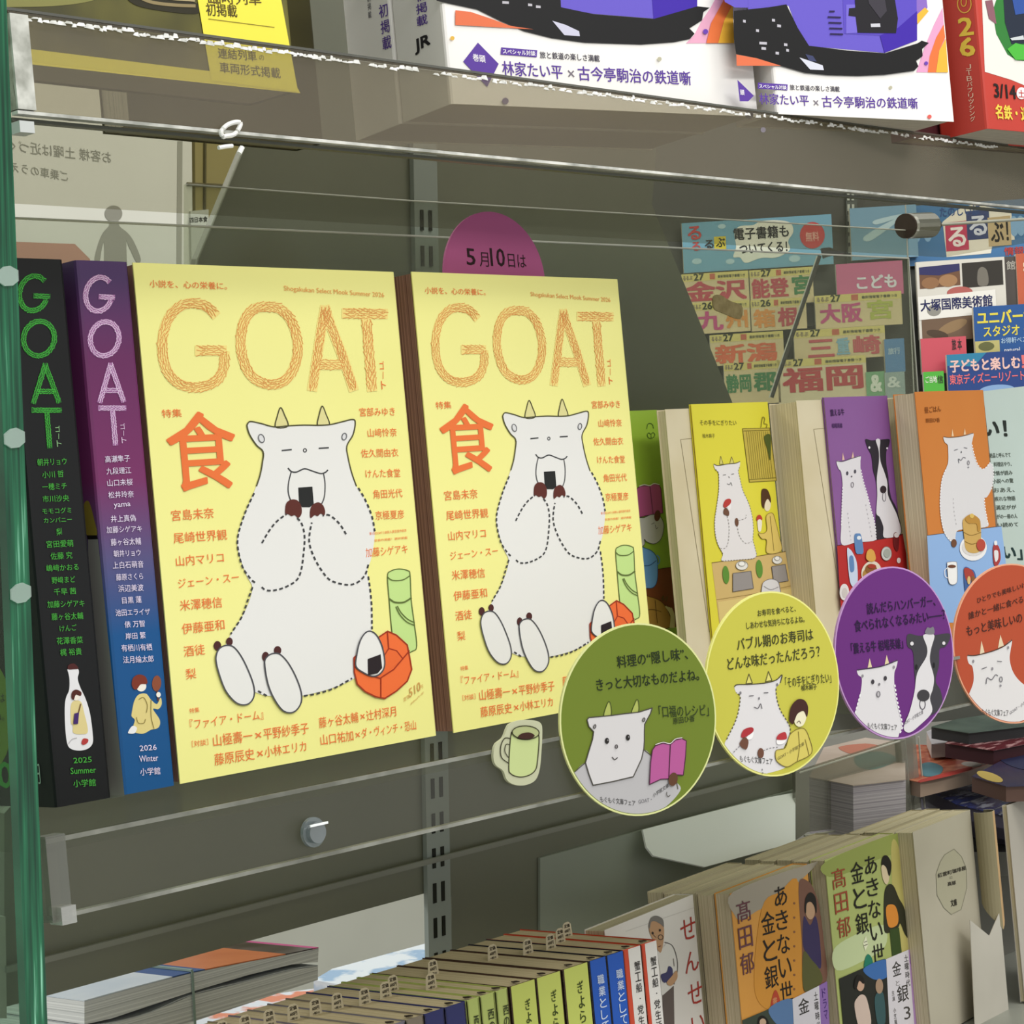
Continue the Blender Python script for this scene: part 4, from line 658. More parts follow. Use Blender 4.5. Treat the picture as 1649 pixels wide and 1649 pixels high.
def art_s3(t, pl, R):
    pr = Print(pl, C9); K = '26103a'; pr.R = R-.0006
    b = [(795, 505), (830, 500), (900, 490), (950, 475), (998, 455), (995, 490), (985, 520), (985, 580), (995, 650), (1010, 720), (1025, 790), (1010, 830), (990, 855), (880, 850), (820, 815), (775, 770), (790, 700), (812, 620), (818, 550), (800, 530)]
    dpoly(pr, pl, R, b, 'd6d3d6', 1); pr.line(b[:5], 5, '3a2c44', 3); pr.line(b[7:12], 7, 'e8e6ea', 3, dash=(12, 10)); pr.line(b[15:18], 7, 'e8e6ea', 3, dash=(12, 10))
    for H in ([(848, 494), (858, 445), (870, 490)], [(935, 478), (945, 428), (957, 470)]): pr.poly(H, 'd8c8a0', 1, False)
    for x, y in ((820, 535), (980, 490)): pr.oval(x, y, 5, 8, '8a868c', 4)
    for x, y in ((872, 565), (936, 547)): pr.oval(x, y, 8, 12, '3a363c', 4)
    pr.oval(905, 578, 5, 7, '77747a', 4); pr.outl(arcpts(900, 628, 8, 14), 'b4b0b4', '77747a', 4, 4, False)
    c = [(1046, 340), (1060, 320), (1110, 330), (1160, 325), (1200, 325), (1262, 318), (1268, 345), (1245, 385), (1215, 400), (1212, 480), (1195, 560), (1220, 610), (1228, 680), (1185, 730), (1100, 760), (1040, 770), (1070, 700), (1090, 610), (1085, 500), (1078, 410), (1052, 385)]
    dpoly(pr, pl, R, c, '3c3a40', 2); dpoly(pr, pl, R, [(1130, 330), (1160, 322), (1188, 330), (1170, 400), (1165, 460), (1185, 540), (1180, 600), (1165, 650), (1175, 720), (1110, 790), (1060, 825), (1030, 800), (1060, 720), (1085, 620), (1100, 520), (1145, 440), (1150, 390)], 'd6d3d6', 3)
    pr.oval(1072, 370, 9, 10, 'd8d4d8', 4); pr.oval(1235, 368, 8, 9, 'd8d4d8', 4); pr.oval(1095, 490, 6, 14, '1a181c', 4); pr.oval(1185, 480, 5, 14, '1a181c', 4); pr.oval(1130, 635, 32, 30, '3a383c', 5); pr.line(arcpts(1126, 680, 14, 26), 5, '66626a', 4, True, False); pr.poly([(1140, 318), (1150, 288), (1165, 290), (1182, 285), (1185, 320)], '77747c', 4)
    pr.text('読んだらハンバーガー、', (845, 222), (1195, 178), 60, K, 3, .015); pr.text('食べられなくなるみたい――？', (782, 312), (1245, 248), 62, K, 3, .015)
    pr.text('「震える牛 相場英雄」', (765, 425), (1030, 395), 58, K, 3, .014); pr.text('もぐもぐ文庫フェア', (848, 805), (998, 815), 34, '2e2e2e', 4); pr.text('GOAT・小学館文庫', (1030, 790), (1130, 728), 22, '66626a', 5)
    pr.mb.build('printed_art', t)
disc_sign('purple round sign with a goat and a black and white cow', 390.6, 9.7, 88, 43.5, 10, '642676', art_s3, rim='b98fc4')
def art_s4(t, pl, R):
    pr = Print(pl, C9); K = '40201a'; pr.R = R-.0006
    b = [(1360, 430), (1400, 430), (1480, 410), (1540, 385), (1585, 352), (1580, 400), (1575, 450), (1590, 510), (1625, 560), (1680, 600), (1760, 640), (1720, 720), (1600, 780), (1500, 792), (1400, 760), (1335, 690), (1370, 620), (1390, 560), (1385, 490), (1365, 470)]
    dpoly(pr, pl, R, b, 'd8d5d5', 1); pr.line(b[:5], 5, '4a3428', 3)
    for H in ([(1422, 424), (1430, 355), (1446, 415)], [(1515, 392), (1527, 325), (1545, 380)]): pr.poly(H, 'dcc8a8', 1, False)
    pr.oval(1387, 460, 5, 8, '8a868c', 4); pr.oval(1565, 390, 5, 8, '8a868c', 4); pr.line([(1430, 500), (1455, 490)], 4, '66646a', 4); pr.line([(1510, 460), (1532, 462)], 4, '66646a', 4); pr.oval(1484, 498, 5, 8, '8a868c', 4)
    pr.line([(1452, 575), (1458, 545), (1480, 555), (1500, 530), (1512, 535)], 4, '66646a', 4); pr.line(arcpts(1528, 553, 7, 13), 4, '77757a', 4, True, False); pr.oval(1526, 585, 5, 6, '88868c', 4)
    pr.text('ひとりでも美味しいけれど、', (1408, 165), (1720, 62), 30, K, 3, .008); pr.text('誰かと一緒に食べるパンは', (1365, 248), (1740, 130), 38, K, 3, .008); pr.text('もっと美味しいの', (1355, 335), (1640, 262), 56, K, 3, .012); pr.text('もぐもぐ文庫フェア', (1435, 738), (1570, 742), 36, '2e2e2e', 3); pr.text('GOAT・小学館文庫', (1575, 735), (1700, 650), 20, '66626a', 3)
    pr.mb.build('printed_art', t)
disc_sign('orange red round sign cut by the right edge of the picture', 508, 2.5, 88, 43.5, 17, 'b04a2c', art_s4, rim='e0a080')
# pink sign behind the magazines, mug tag
def art_pink(t, pl, R):
    pr = Print(pl, T(580, 0, 2.66)); pr.text('5', (457, 1135), (495, 1138), 72, '2a1018', 2, .01); pr.text('月', (513, 1142), (552, 1144), 62, '2a1018', 2); pr.text('10', (560, 1140), (622, 1143), 78, '2a1018', 2, .01); pr.text('日は', (635, 1145), (712, 1150), 58, '2a1018', 2); pr.mb.build('printed_lettering', t)
pl = front(-40); c = pl.at(798, 448)
ts = disc_sign('pink round sign rising behind the right yellow magazine', c[0]*1000, c[1]*1000, -40, 33.5, 6, 'bb5f98', art_pink, group='', rim='bb5f98')
mb = MB(); mb.box(bw(c[0]*1000-3, 1, -43), bw(6, 0, 0), bw(0, c[1]*1000-10, 0), bw(0, 0, 1.5), acrylic('e0e0da', .15, .1, 'b0b0a8')); mb.build('clear_stem', ts)
t = thing('mug_tag', 'small cut-out tag of a pale green coffee mug on the shelf lip', 'tag', front(78).hit(835, 1262))
pl = front(78); slab(t, 'card', pl, [C8(x, y) for x, y in ((150, 880), (175, 845), (250, 822), (330, 825), (375, 845), (385, 900), (378, 1050), (365, 1160), (335, 1225), (270, 1255), (200, 1252), (150, 1220), (125, 1160), (75, 1120), (60, 1060), (75, 985), (125, 940))], .0012, paper('b9bb9c'), True)
pr = Print(pl, C8); pr.outl([(178, 905), (160, 1130), (175, 1180), (230, 1200), (290, 1190), (335, 1155), (350, 1090), (358, 920), (300, 950), (220, 945)], 'bcc98a', '2f2c14', 6, 1)
pr.outl(arcpts(268, 905, 90, 44, tilt=2), 'a9b07c', '2f2c14', 6, 4, False); pr.poly([(215, 935), (240, 912), (290, 905), (325, 925), (300, 945), (250, 948)], '3a1c14', 7); pr.line([(168, 945), (130, 945), (105, 1000), (110, 1070), (155, 1108)], 6, '2f2c14', 3); pr.line([(162, 985), (140, 985), (132, 1030), (155, 1070)], 5, '2f2c14', 3); pr.mb.build('printed_mug', t)
# ------------------------------------------------------------------ magazines on the upper shelf
D2, D3, D1 = T(580, 0, 2.66), T(1150, 0, 3.305), T(0, 0, 2.66)
UT = 282.3
WHT = mottled('f4f1ee', 'eeebe8', 8, .45)
def top_mag(label, X, N, phi, W, H, D, cover, art, spine='left', page=('cfc8bb', '9e968a'), group='white railway magazines on the upper shelf'):
    ex = yawed(phi); o = bw(X, UT, N); t = thing('magazine', label, 'magazine', o+ex*W*.0005, group) if group else thing('magazine', label, 'magazine', o+ex*W*.0005)
    book(t, o, ex, EUW, W, H, D, cover, page, spine); pl = Pl(o, ex, EUW)
    if art: art(t, pl, o, ex)
    return t
def jr_spine(t, o, ex, D, tr, seq):
    n = ex.cross(EUW); sp = Pl(o-n*D*.001, n, EUW); pr = Print(sp, tr); pr.slope = -.35
    seq(pr); pr.mb.build('spine_lettering', t)
PUR = '5a3a9c'
def seq1(pr):
    pr.vtext('初掲載', (262, -45), (270, 112), 46, PUR, 2, .01); pr.slope = -.3
    pr.text('JR', (238, 238), (305, 205), 68, '1c1a20', 2, .04); pr.text('ＪＲ', (300, 330), (350, 300), 24, '6a6480', 2) if 0 else None
def seq0(pr):
    pr.vtext('初掲載', (100, 10), (122, 215), 38, PUR, 2, .01); pr.vtext('直前掲載', (36, -60), (45, 80), 14, '3c3848', 2)
def art_jr1(t, pl, o, ex):
    pr = Print(pl, D2)
    pr.poly([(330, -110), (340, -300), (470, -420), (800, -470), (1180, -450), (1380, -340), (1442, -110)], '6657c4', 1); pr.poly([(860, -115), (870, -330), (1300, -320), (1400, -115)], '17141c', 2, False); pr.poly([(60, -560), (1560, -500), (1570, -440), (70, -495)], 'e0714a', 1, False)
    pr.poly([(860, -120), (1440, -120), (1442, 60), (1255, 80), (1000, 60), (850, 32)], '6657c4', 2, False); pr.poly([(1240, -120), (1442, -120), (1442, 60), (1255, 82)], '3c1fa4', 3, False)
    pr.poly([(325, -120), (325, 5), (500, 42), (600, 92), (700, 135), (820, 165), (960, 184), (1200, 192), (1340, 182), (1410, 168), (1430, 145), (1408, 122), (1462, 88), (1468, 52), (1495, 34), (1442, 28), (1255, 82), (1000, 62), (858, 32), (850, -120)], '0a090c', 4, False)
    for x, y, s_ in ((620, 12, 14), (725, 22, 9), (760, 30, 10), (660, -30, 12)): pr.poly([(x-s_, y-6), (x+s_, y-4), (x+s_, y+6), (x-s_, y+5)], 'b9b6be', 5, False)
    pr.poly([(820, 90), (878, 108), (935, 135), (938, 156), (872, 152)], 'c9c8dc', 5, False)
    pr.poly([(405, 45), (470, 52), (560, 82), (640, 112), (740, 127), (405, 108)], 'e0714a', 5, False)
    pr.poly([(1395, 186), (1430, 150), (1462, 90), (1500, 34), (1540, -40), (1592, -40), (1597, 185)], 'e6a8c4', 1, False)
    pr.poly([(1480, 186), (1500, 100), (1550, 10), (1570, -40), (1590, -40), (1592, 20), (1555, 90), (1530, 186)], 'e8743c', 5, False); pr.poly([(1530, 186), (1555, 90), (1592, 20), (1598, 186)], 'efb43c', 6, False)
    for x, y, r, c in ((391, 165, 9, 'e0b24a'), (1278, 254, 9, 'b8b49c'), (1475, 137, 11, '6b3fae'), (618, 434, 14, '6a5a8c')): pr.oval(x, y, r, r, c, 7)
    pr.poly([(503, 183), (592, 274), (543, 373), (440, 264)], PUR, 2, False); pr.text('巻頭', (482, 262), (536, 270), 32, 'f2eef6', 3, .02)
    pr.poly([(603, 203), (757, 216), (755, 246), (600, 234)], PUR, 2, False); pr.text('スペシャル対談', (610, 231), (750, 241), 22, 'f4f0f8', 3, .02)
    pr.text('旅と鉄道の楽しさ満載', (770, 250), (1026, 266), 30, '3a3648', 2, .01); pr.text('林家たい平', (610, 322), (868, 340), 62, PUR, 2, .012); pr.text('×', (890, 330), (918, 332), 30, '77707c', 2); pr.text('古今亭駒治の鉄道噺', (935, 345), (1418, 366), 62, PUR, 2, .012)
    pr.mb.build('cover_print', t); jr_spine(t, o, ex, 42, D2, seq1)
exj = yawed(13)
(xj, nj) = atu(726, 167, UT)
t1 = top_mag('white magazine with a violet train, left of two on the upper shelf', xj, nj, 13, 182, 257, 42, WHT, art_jr1)
nj2 = exj.cross(EUW)
def art_jr0(t, pl, o, ex): jr_spine(t, o, ex, 42, D2, seq0)
top_mag('white magazine showing only its spine, behind the left violet train magazine', xj+9.6, nj-42.2, 13, 182, 257, 42, WHT, art_jr0)
def art_jr2(t, pl, o, ex):
    pr = Print(pl, D3)
    pr.poly([(110, 40), (110, -220), (300, -420), (700, -480), (980, -400), (1078, -85), (900, -60)], '6657c4', 0.5); pr.poly([(560, -85), (600, -330), (900, -320), (990, -85)], '17141c', 3, False)
    pr.poly([(180, -90), (1075, -90), (1078, 215), (905, 282), (500, 245), (440, 150), (395, 30), (180, 60)], '6657c4', 1, False)
    pr.poly([(680, -90), (1075, -90), (1078, 215), (905, 282), (890, 190), (690, 180)], '5a49bd', 2, False); pr.poly([(880, 190), (975, 150), (1078, 60), (1078, 215), (905, 282)], '3c1fa4', 3, False); pr.poly([(700, 25), (760, 25), (760, 175), (700, 180)], '7466cf', 3, False)
    pr.poly([(745, -90), (945, -90), (975, 100), (965, 178), (760, 175), (750, 90), (712, 85), (715, 45), (748, 42)], '17141c', 4, False); pr.poly([(800, -90), (890, -90), (915, 60), (880, 100), (820, 20)], '38343e', 5, False); pr.poly([(828, 128), (878, 126), (880, 145), (830, 146)], 'c9c9d2', 6, False)
    for k in range(5): pr.line([(600+k*4, 62+k*30), (665+k*4, 64+k*30)] if k else [(612, 62), (636, 62)], 9, '24184a', 4, sm=False)
    pr.poly([(1070, -90), (1120, -90), (1135, 40), (1100, 95), (1075, 100)], '8a6ac0', 1, False)
    pr.poly([(100, 60), (290, 40), (380, 25), (440, 150), (500, 245), (700, 270), (905, 285), (1078, 232), (1100, 218), (1138, 230), (1102, 262), (1105, 300), (1070, 325), (1082, 355), (1060, 378), (900, 400), (760, 406), (600, 402), (480, 390), (340, 350), (220, 310), (112, 290), (100, 200)], '0a090c', 6, False)
    for x, y, s_ in ((255, 232, 20), (340, 140, 10), (225, 165, 8), (258, 260, 12), (375, 240, 9), (310, 110, 8), (155, 115, 7), (330, 285, 9), (385, 270, 7)): pr.poly([(x-s_, y-8), (x+s_, y-6), (x+s_, y+8), (x-s_, y+6)], 'bdbac4', 7, False)
    pr.poly([(448, 308), (500, 325), (572, 350), (578, 375), (505, 372)], 'd4d6e4', 7, False); pr.poly([(480, 290), (520, 300), (540, 330), (500, 325)], '3a4066', 7, False)
    pr.poly([(112, 292), (220, 312), (350, 352), (114, 352)], 'e0714a', 7, False)
    pr.poly([(1075, 385), (1120, 250), (1170, 130), (1215, 40), (1240, 386)], 'e0a0c6', 1, False); pr.poly([(1135, 386), (1145, 300), (1180, 200), (1220, 130), (1228, 200), (1195, 270), (1178, 386)], 'e8743c', 2, False); pr.poly([(1178, 386), (1195, 270), (1230, 205), (1242, 386)], 'efb43c', 3, False); pr.poly([(1075, 80), (1120, 40), (1140, 60), (1080, 130)], 'efb43c', 2, False)
    for x, y, r, c in ((936, 467, 9, 'b8b49c'), (1143, 622, 11, 'e0605a'), (1125, 338, 10, '6b3fae'), (183, 612, 22, '5a5668'), (258, 692, 14, '8a86a0')): pr.oval(x, y, r, r, c, 4)
    pr.poly([(122, 425), (210, 510), (180, 540), (135, 540)], PUR, 2, False); pr.text('頭', (137, 506), (160, 508), 28, 'f2eef6', 3, .02)
    pr.poly([(232, 440), (390, 450), (388, 482), (230, 472)], PUR, 2, False); pr.text('スペシャル対談', (238, 470), (384, 478), 22, 'f4f0f8', 3, .02); pr.text('旅と鉄道の楽しさ満載', (403, 480), (668, 490), 30, '3a3648', 2, .01)
    pr.text('林家たい平', (240, 555), (505, 565), 60, PUR, 2, .012); pr.text('×', (528, 562), (556, 563), 30, '77707c', 2); pr.text('古今亭駒治の鉄道噺', (575, 572), (1085, 580), 62, PUR, 2, .012)
    pr.mb.build('cover_print', t)
(xr, nr) = atu(1536, 196, UT)
top_mag('white magazine with a violet train, right of two on the upper shelf', xr-124*math.cos(math.radians(13)), nr-124*math.sin(math.radians(13)), 13, 124, 257, 32, WHT, art_jr2)
(xd, nd) = atu(1590, 207, UT)
def art_red(t, pl, o, ex):
    n = ex.cross(EUW); sp = Pl(o-n*.032, n, EUW); pr = Print(sp, D3); pr.slope = -.1
    pr.line(arcpts(1333, 20, 36, 48), 6, 'dfb04a', 2, True, False); pr.line(arcpts(1330, 10, 14, 24), 5, 'dfb04a', 2, True, False); pr.text('2', (1305, 195), (1385, 185), 100, 'e8c84a', 2, .03); pr.text('6', (1312, 303), (1394, 298), 104, 'e8c84a', 2, .03)
    pr.vtext('ＪＴＢパブリッシング', (1355, 340), (1380, 648), 28, 'e9c9b0', 2, .01); pr.mb.build('spine_lettering', t)
    pr = Print(pl, D3); pr.poly([(1420, -120), (1720, -120), (1760, 500), (1580, 425), (1440, 382)], 'e6e2dc', 1, False)
    pr.poly([(1490, -115), (1480, -260), (1560, -360), (1690, -330), (1730, -115)], '2f7a34', 1)
    pr.poly([(1505, -120), (1720, -120), (1740, 330), (1610, 322), (1560, 290), (1500, 180), (1480, 60), (1500, 0)], '2f7a34', 2, False); pr.poly([(1530, -120), (1720, -120), (1720, 230), (1580, 235), (1545, 120)], '1c2638', 3, False); pr.poly([(1560, -120), (1720, -120), (1720, 60), (1600, 80)], '2c4f9a', 4, False); pr.poly([(1556, 262), (1600, 230), (1680, 250), (1700, 320), (1600, 320)], '4cb43c', 5, False); pr.poly([(1570, 205), (1640, 190), (1645, 212), (1580, 216)], 'c8ced0', 6, False)
    pr.poly([(1440, 5), (1478, 0), (1490, 60), (1500, 130), (1460, 100)], '8a5a66', 3, False)
    pr.text('3/14', (1490, 520), (1608, 530), 76, '1c1414', 3, .03); pr.oval(1633, 497, 26, 32, 'f2eeee', 3); pr.text('土', (1618, 518), (1650, 520), 40, 'c0302a', 4, .02); pr.text('名鉄・近鉄', (1498, 632), (1720, 652), 78, 'eccf4e', 3, .03)
    pr.mb.build('cover_print', t)
top_mag('red magazine with a yellow spine number and a green train, at the right edge', xd, nd, 6, 182, 257, 32, mottled('c23a2c', 'b93427', 8, .45), art_red, group=None)
top_mag('dark maroon magazine standing between the white and the red magazines', xd-20, nd-36, 6, 170, 250, 14, mottled('2c1a1c', '5a2028', 20, .5), None, group=None)
(xo, no) = atu(478, 148, UT)
def art_ol(t, pl, o, ex):
    pr = Print(pl, D1)
    pr.poly([(-40, 190), (905, 306), (1275, 380), (1285, 400), (-40, 258)], 'ecdf52', 2, False); 
    pr.poly([(838, -40), (1195, -40), (1275, 396), (903, 345)], 'f0e44e', 3, False)
    pr.poly([(-40, -60), (350, -60), (420, -10), (300, 20), (100, 30), (-40, 20)], '85824a', 1); pr.poly([(560, -20), (830, 10), (835, 60), (600, 30)], '2a2614', 2); pr.line([(560, -30), (640, 8), (740, 22), (832, 26)], 14, '8f7f5a', 3); pr.line([(600, -40), (700, -8), (830, 4)], 8, 'b09f78', 3); pr.poly([(300, -60), (380, -60), (400, -20), (340, -5)], 'a8a468', 2)
    pr.text('臨時列車', (890, 18), (1118, 24), 62, '5a4a1c', 4, .01); pr.text('初掲載', (882, 68), (1015, 76), 54, '4a3c18', 4, .01); pr.line([(890, 82), (1172, 118)], 3, '8a7a2c', 4, sm=False)
    pr.text('連結列車', (932, 250), (1098, 264), 44, '6a5c20', 4, .01); pr.text('の', (1108, 258), (1130, 260), 22, '6a5c20', 4); pr.text('車両形式掲載', (940, 312), (1200, 338), 46, '6a5c20', 4, .01)
    pr.mb.build('cover_print', t)
top_mag('olive magazine with a yellow band and yellow tag at the left of the upper shelf', xo-182, no, 0, 182, 257, 30, mottled('3f3c14', '6a6526', 22, .4), art_ol, 'right', group=None)
(xo2, no2) = atu(592, 232, UT)
top_mag('dark olive magazine behind the yellow tagged one', 58, -66, 0, 116, 257, 20, mottled('3a3516', '4f4a24', 14, .4), None, 'right', group=None)
# ------------------------------------------------------------------ paperbacks on the lower shelf
UB = -298
D10, D11, D12 = T(740, 1420, 4.1225), T(1100, 1320, 4.1225), T(1400, 1180, 3.514)
def Xat(px): return front(-99).at(px, 1608-.327*(px-763))[0]*1000
def low_book(label, x0, x1, cover, txt, tcol, tr=None, vt=None, slip=None, dN=0, dH=0, panel=None, panel_in=0):
    t = thing('paperback', label, 'book', bw((x0+x1)/2, UB, -151), 'paperbacks standing in the lower row')
    book(t, bw(x0, UB, -204+dN), ENW, EUW, 105, 148+dH, x1-x0-.3, cover, ('d3c3a2', 'a08b68'), 'right', .00022)
    if panel:
        mb = MB(); mb.box(bw(x0+panel_in, UB+.2, -98.98+dN), bw(x1-x0-.4-panel_in, 0, 0), bw(0, 147.6, 0), bw(0, 0, .1), panel); mb.build('spine_panel', t)
    if txt:
        pr = Print(front(-98.85+dN), tr or D10); pr.slope = -.3
        for s_, a, b, w_ in txt: pr.vtext(s_, a, b, w_, tcol, 2, .01)
        pr.mb.build('spine_lettering', t)
    if slip is not None:
        N = slip; xc = (x0+x1)/2; mb = MB(); mb.prism([bw(xc-4.5, -152, N), bw(xc+4.5, -152, N), bw(xc+3.4, -143.5, N), bw(xc+1.5, -142.2, N), bw(xc-1.5, -142.2, N), bw(xc-3.4, -143.5, N)], bw(0, 0, -.3), 'c9bda4'); mb.build('sales_slip', t)
        pr = Print(front(N)); mb = pr.mb
        vs, fs, bb = glyph('定価', .03)
        for k, (s_, u, h) in enumerate((('定価', -145.4, 2.2), ('600円', -148.2, 2.0), ('+税10', -150.4, 1.4))):
            vs, fs, (a0, a1, b0, b1) = glyph(s_, .03); b = len(mb.v); mi = mb.mi('3a2f22')
            for x, y in vs: mb.v.append(bw(xc-2.4+4.8*(x-a0)/(a1-a0), u+h*(y-b0)/(b1-b0), N+.12))
            for f in fs: mb.f.append(tuple(b+i for i in f)); mb.m.append(mi)
        mb.build('slip_print', t)
    mb = MB(); xc = x0+(x1-x0)*.45; mb.prism([bw(xc-1.6, -149.9, -103+dN), bw(xc+1.4, -149.9, -101+dN), bw(xc+1.8, -149.9, -103.5+dN), bw(xc-.6, -149.9, -105.5+dN)], bw(0, .5, 0), '2c2018'); mb.build('ribbon_end', t)
    return t
xs = Xat(683)
lx = [xs-81, xs-67, xs-54, xs-40, xs-27, xs-13]
for i, x in enumerate(lx): low_book(['leftmost', 'second', 'third', 'fourth', 'fifth', 'sixth'][i]+' cream-topped paperback from the left end of the lower row', x, (lx+[xs])[i+1], ['8a7f70', '8f8468', '7c7488', '857f78', '7a7684', '857a6c'][i], None, None, slip=[-168, -166, -163, -160, -158, -156][i])
DKB = paper('4a3226', .5); BKB = paper('15162a', .4); NV = paper('2f3268', .4); YG = mottled('c3cc62', 'b9c258', 10, .45); BL = paper('1f56b8', .4); RW = paper('dcd8d4', .45); GRN = mottled('b3bf6a', 'a9b45c', 10, .5)
low_book('dark navy paperback, left of two beside the yellow-green ones', xs, Xat(716), NV, None, None, slip=-150)
low_book('dark navy paperback touching the thin yellow-green ones', Xat(716), Xat(750), NV, None, None, slip=-150)
low_book('thin yellow-green paperback, left of three', Xat(752), Xat(772), GRN, [('西の', (112, 880), (125, 1060), 32)], '33391c', slip=-158)
low_book('thin yellow-green paperback, middle of three', Xat(773), Xat(797), GRN, [('西の', (208, 838), (222, 1000), 40)], '33391c', slip=-140)
low_book('thin yellow-green paperback, right of three', Xat(798), Xat(818), GRN, [('西の魔', (308, 812), (322, 1040), 36)], '33391c')
low_book('thick yellow-green paperback, left of three', Xat(820), Xat(861), DKB, [('ぎょらい', (452, 768), (478, 1120), 34)], '3f4a1a', slip=-165, panel=YG, panel_in=1.2)
low_book('thick yellow-green paperback, middle of three', Xat(862), Xat(902), DKB, [('ぎょらい', (625, 708), (655, 1080), 36)], '3f4a1a', panel=YG, panel_in=1.2)
low_book('thick yellow-green paperback, right of three beside the blue ones', Xat(905), Xat(946), DKB, [('ぎょらい', (800, 648), (835, 1040), 38)], '3f4a1a', slip=-160, panel=YG, panel_in=1.4)
low_book('blue paperback with white lettering, left of two', Xat(947), Xat(975), BKB, [('職業としての小', (935, 608), (990, 1150), 44)], 'c9d6ee', slip=-150, panel=BL, panel_in=1.4)
low_book('blue paperback with white lettering, right of two', Xat(975), Xat(1003), BKB, [('職業としての小', (1060, 572), (1110, 1100), 44)], 'c9d6ee', slip=-146, panel=BL, panel_in=1.4)
low_book('white spined paperback with a red side, left of two', Xat(1003), Xat(1031), paper('c8472c', .45), None, None, slip=-152)
low_book('white spined paperback with a red side, right of two', Xat(1032), Xat(1057), paper('c8472c', .45), None, None, slip=-160)
last = [o for o in COL.objects if o.get('label', '').startswith('white spined')]
for o_, q, tx in zip(last, ((1011, 1031), (1038, 1057)), ((1178, 520, 1222, 1100), (1285, 490, 1335, 1060))):
    pr = Print(front(-99), None); a, b = Xat(q[0]), Xat(q[1]); pr.mb.box(bw(a, UB+.2, -98.98), bw(b-a-.4, 0, 0), bw(0, 147.4, 0), bw(0, 0, .1), RW); pr.tr = D10; pr.slope = -.3
    pr.vtext('蟹工船・党生活者', (tx[0], tx[1]), (tx[2], tx[3]), 38, '2c2826', 3, .005); pr.mb.build('white_spine_panel', o_)
def facing(label, X, N, phi, W, D, cover, art=None, page=('cdc3a6', 'a3977a'), group='paperbacks facing out on the lower shelf', H=148):
    ex = yawed(phi); o = bw(X, UB, N); t = thing('paperback', label, 'book', o+ex*W*.0005, group) if group else thing('paperback', label, 'book', o+ex*W*.0005)
    book(t, o, ex, EUW, W, H, D, cover, page, 'right', .0004)
    if art: art(t, Pl(o, ex, EUW))
    return t
def art_sen(t, pl):
    pr = Print(pl, D10); SK, OU = 'b8906c', '3a3430'
    pr.poly([(1312, 460), (1345, 440), (1380, 402), (1410, 420), (1440, 500), (1440, 600), (1420, 680), (1345, 755), (1330, 600)], 'd9d6d0', 2); pr.line([(1360, 402), (1410, 425), (1440, 510), (1442, 600), (1420, 680)], 5, OU, 3)
    pr.poly([(1345, 755), (1420, 690), (1430, 1300), (1360, 1300)], '5f5450', 2, False)
    pr.poly([(1255, 300), (1265, 265), (1300, 255), (1345, 275), (1355, 340), (1345, 430), (1330, 470), (1305, 440), (1290, 400), (1262, 345)], SK, 3); pr.poly([(1252, 290), (1268, 240), (1305, 226), (1345, 248), (1352, 300), (1335, 285), (1295, 262), (1268, 268), (1258, 310)], '77736e', 4)
    pr.oval(1277, 340, 7, 9, '2a2420', 5); pr.oval(1325, 322, 7, 9, '2a2420', 5); pr.line(arcpts(1330, 368, 16, 16), 4, OU, 5, True, False); pr.line([(1315, 432), (1332, 425)], 5, '6a3428', 5); pr.line([(1300, 370), (1280, 350)], 3, OU, 5)
    pr.poly([(1335, 615), (1370, 600), (1385, 560), (1410, 580), (1405, 640), (1360, 670), (1338, 650)], '3c3c66', 4); pr.poly([(1370, 670), (1400, 630), (1435, 590), (1440, 640), (1400, 690)], SK, 5); pr.line([(1415, 510), (1420, 560)], 3, OU, 5)
    for ch, x, y, w_, h_ in (('せ', 1472, 385, 98, 148), ('ん', 1500, 598, 90, 140), ('せ', 1522, 812, 94, 148), ('い', 1545, 990, 80, 105)): pr.text(ch, (x, y+16), (x+w_, y-20), h_, 'a3342c', 3, -.012 if 0 else 0)
    pr.line([(1100, 330), (1560, 170)], 1.5, 'a8a49e', 1, sm=False); pr.mb.build('cover_illustration', t)
facing('white paperback with a grey haired man and red brush lettering', 419, -148, -9.6, 111, 14, mottled('dedad4', 'd2cdc7', 10, .5), art_sen, group=None)
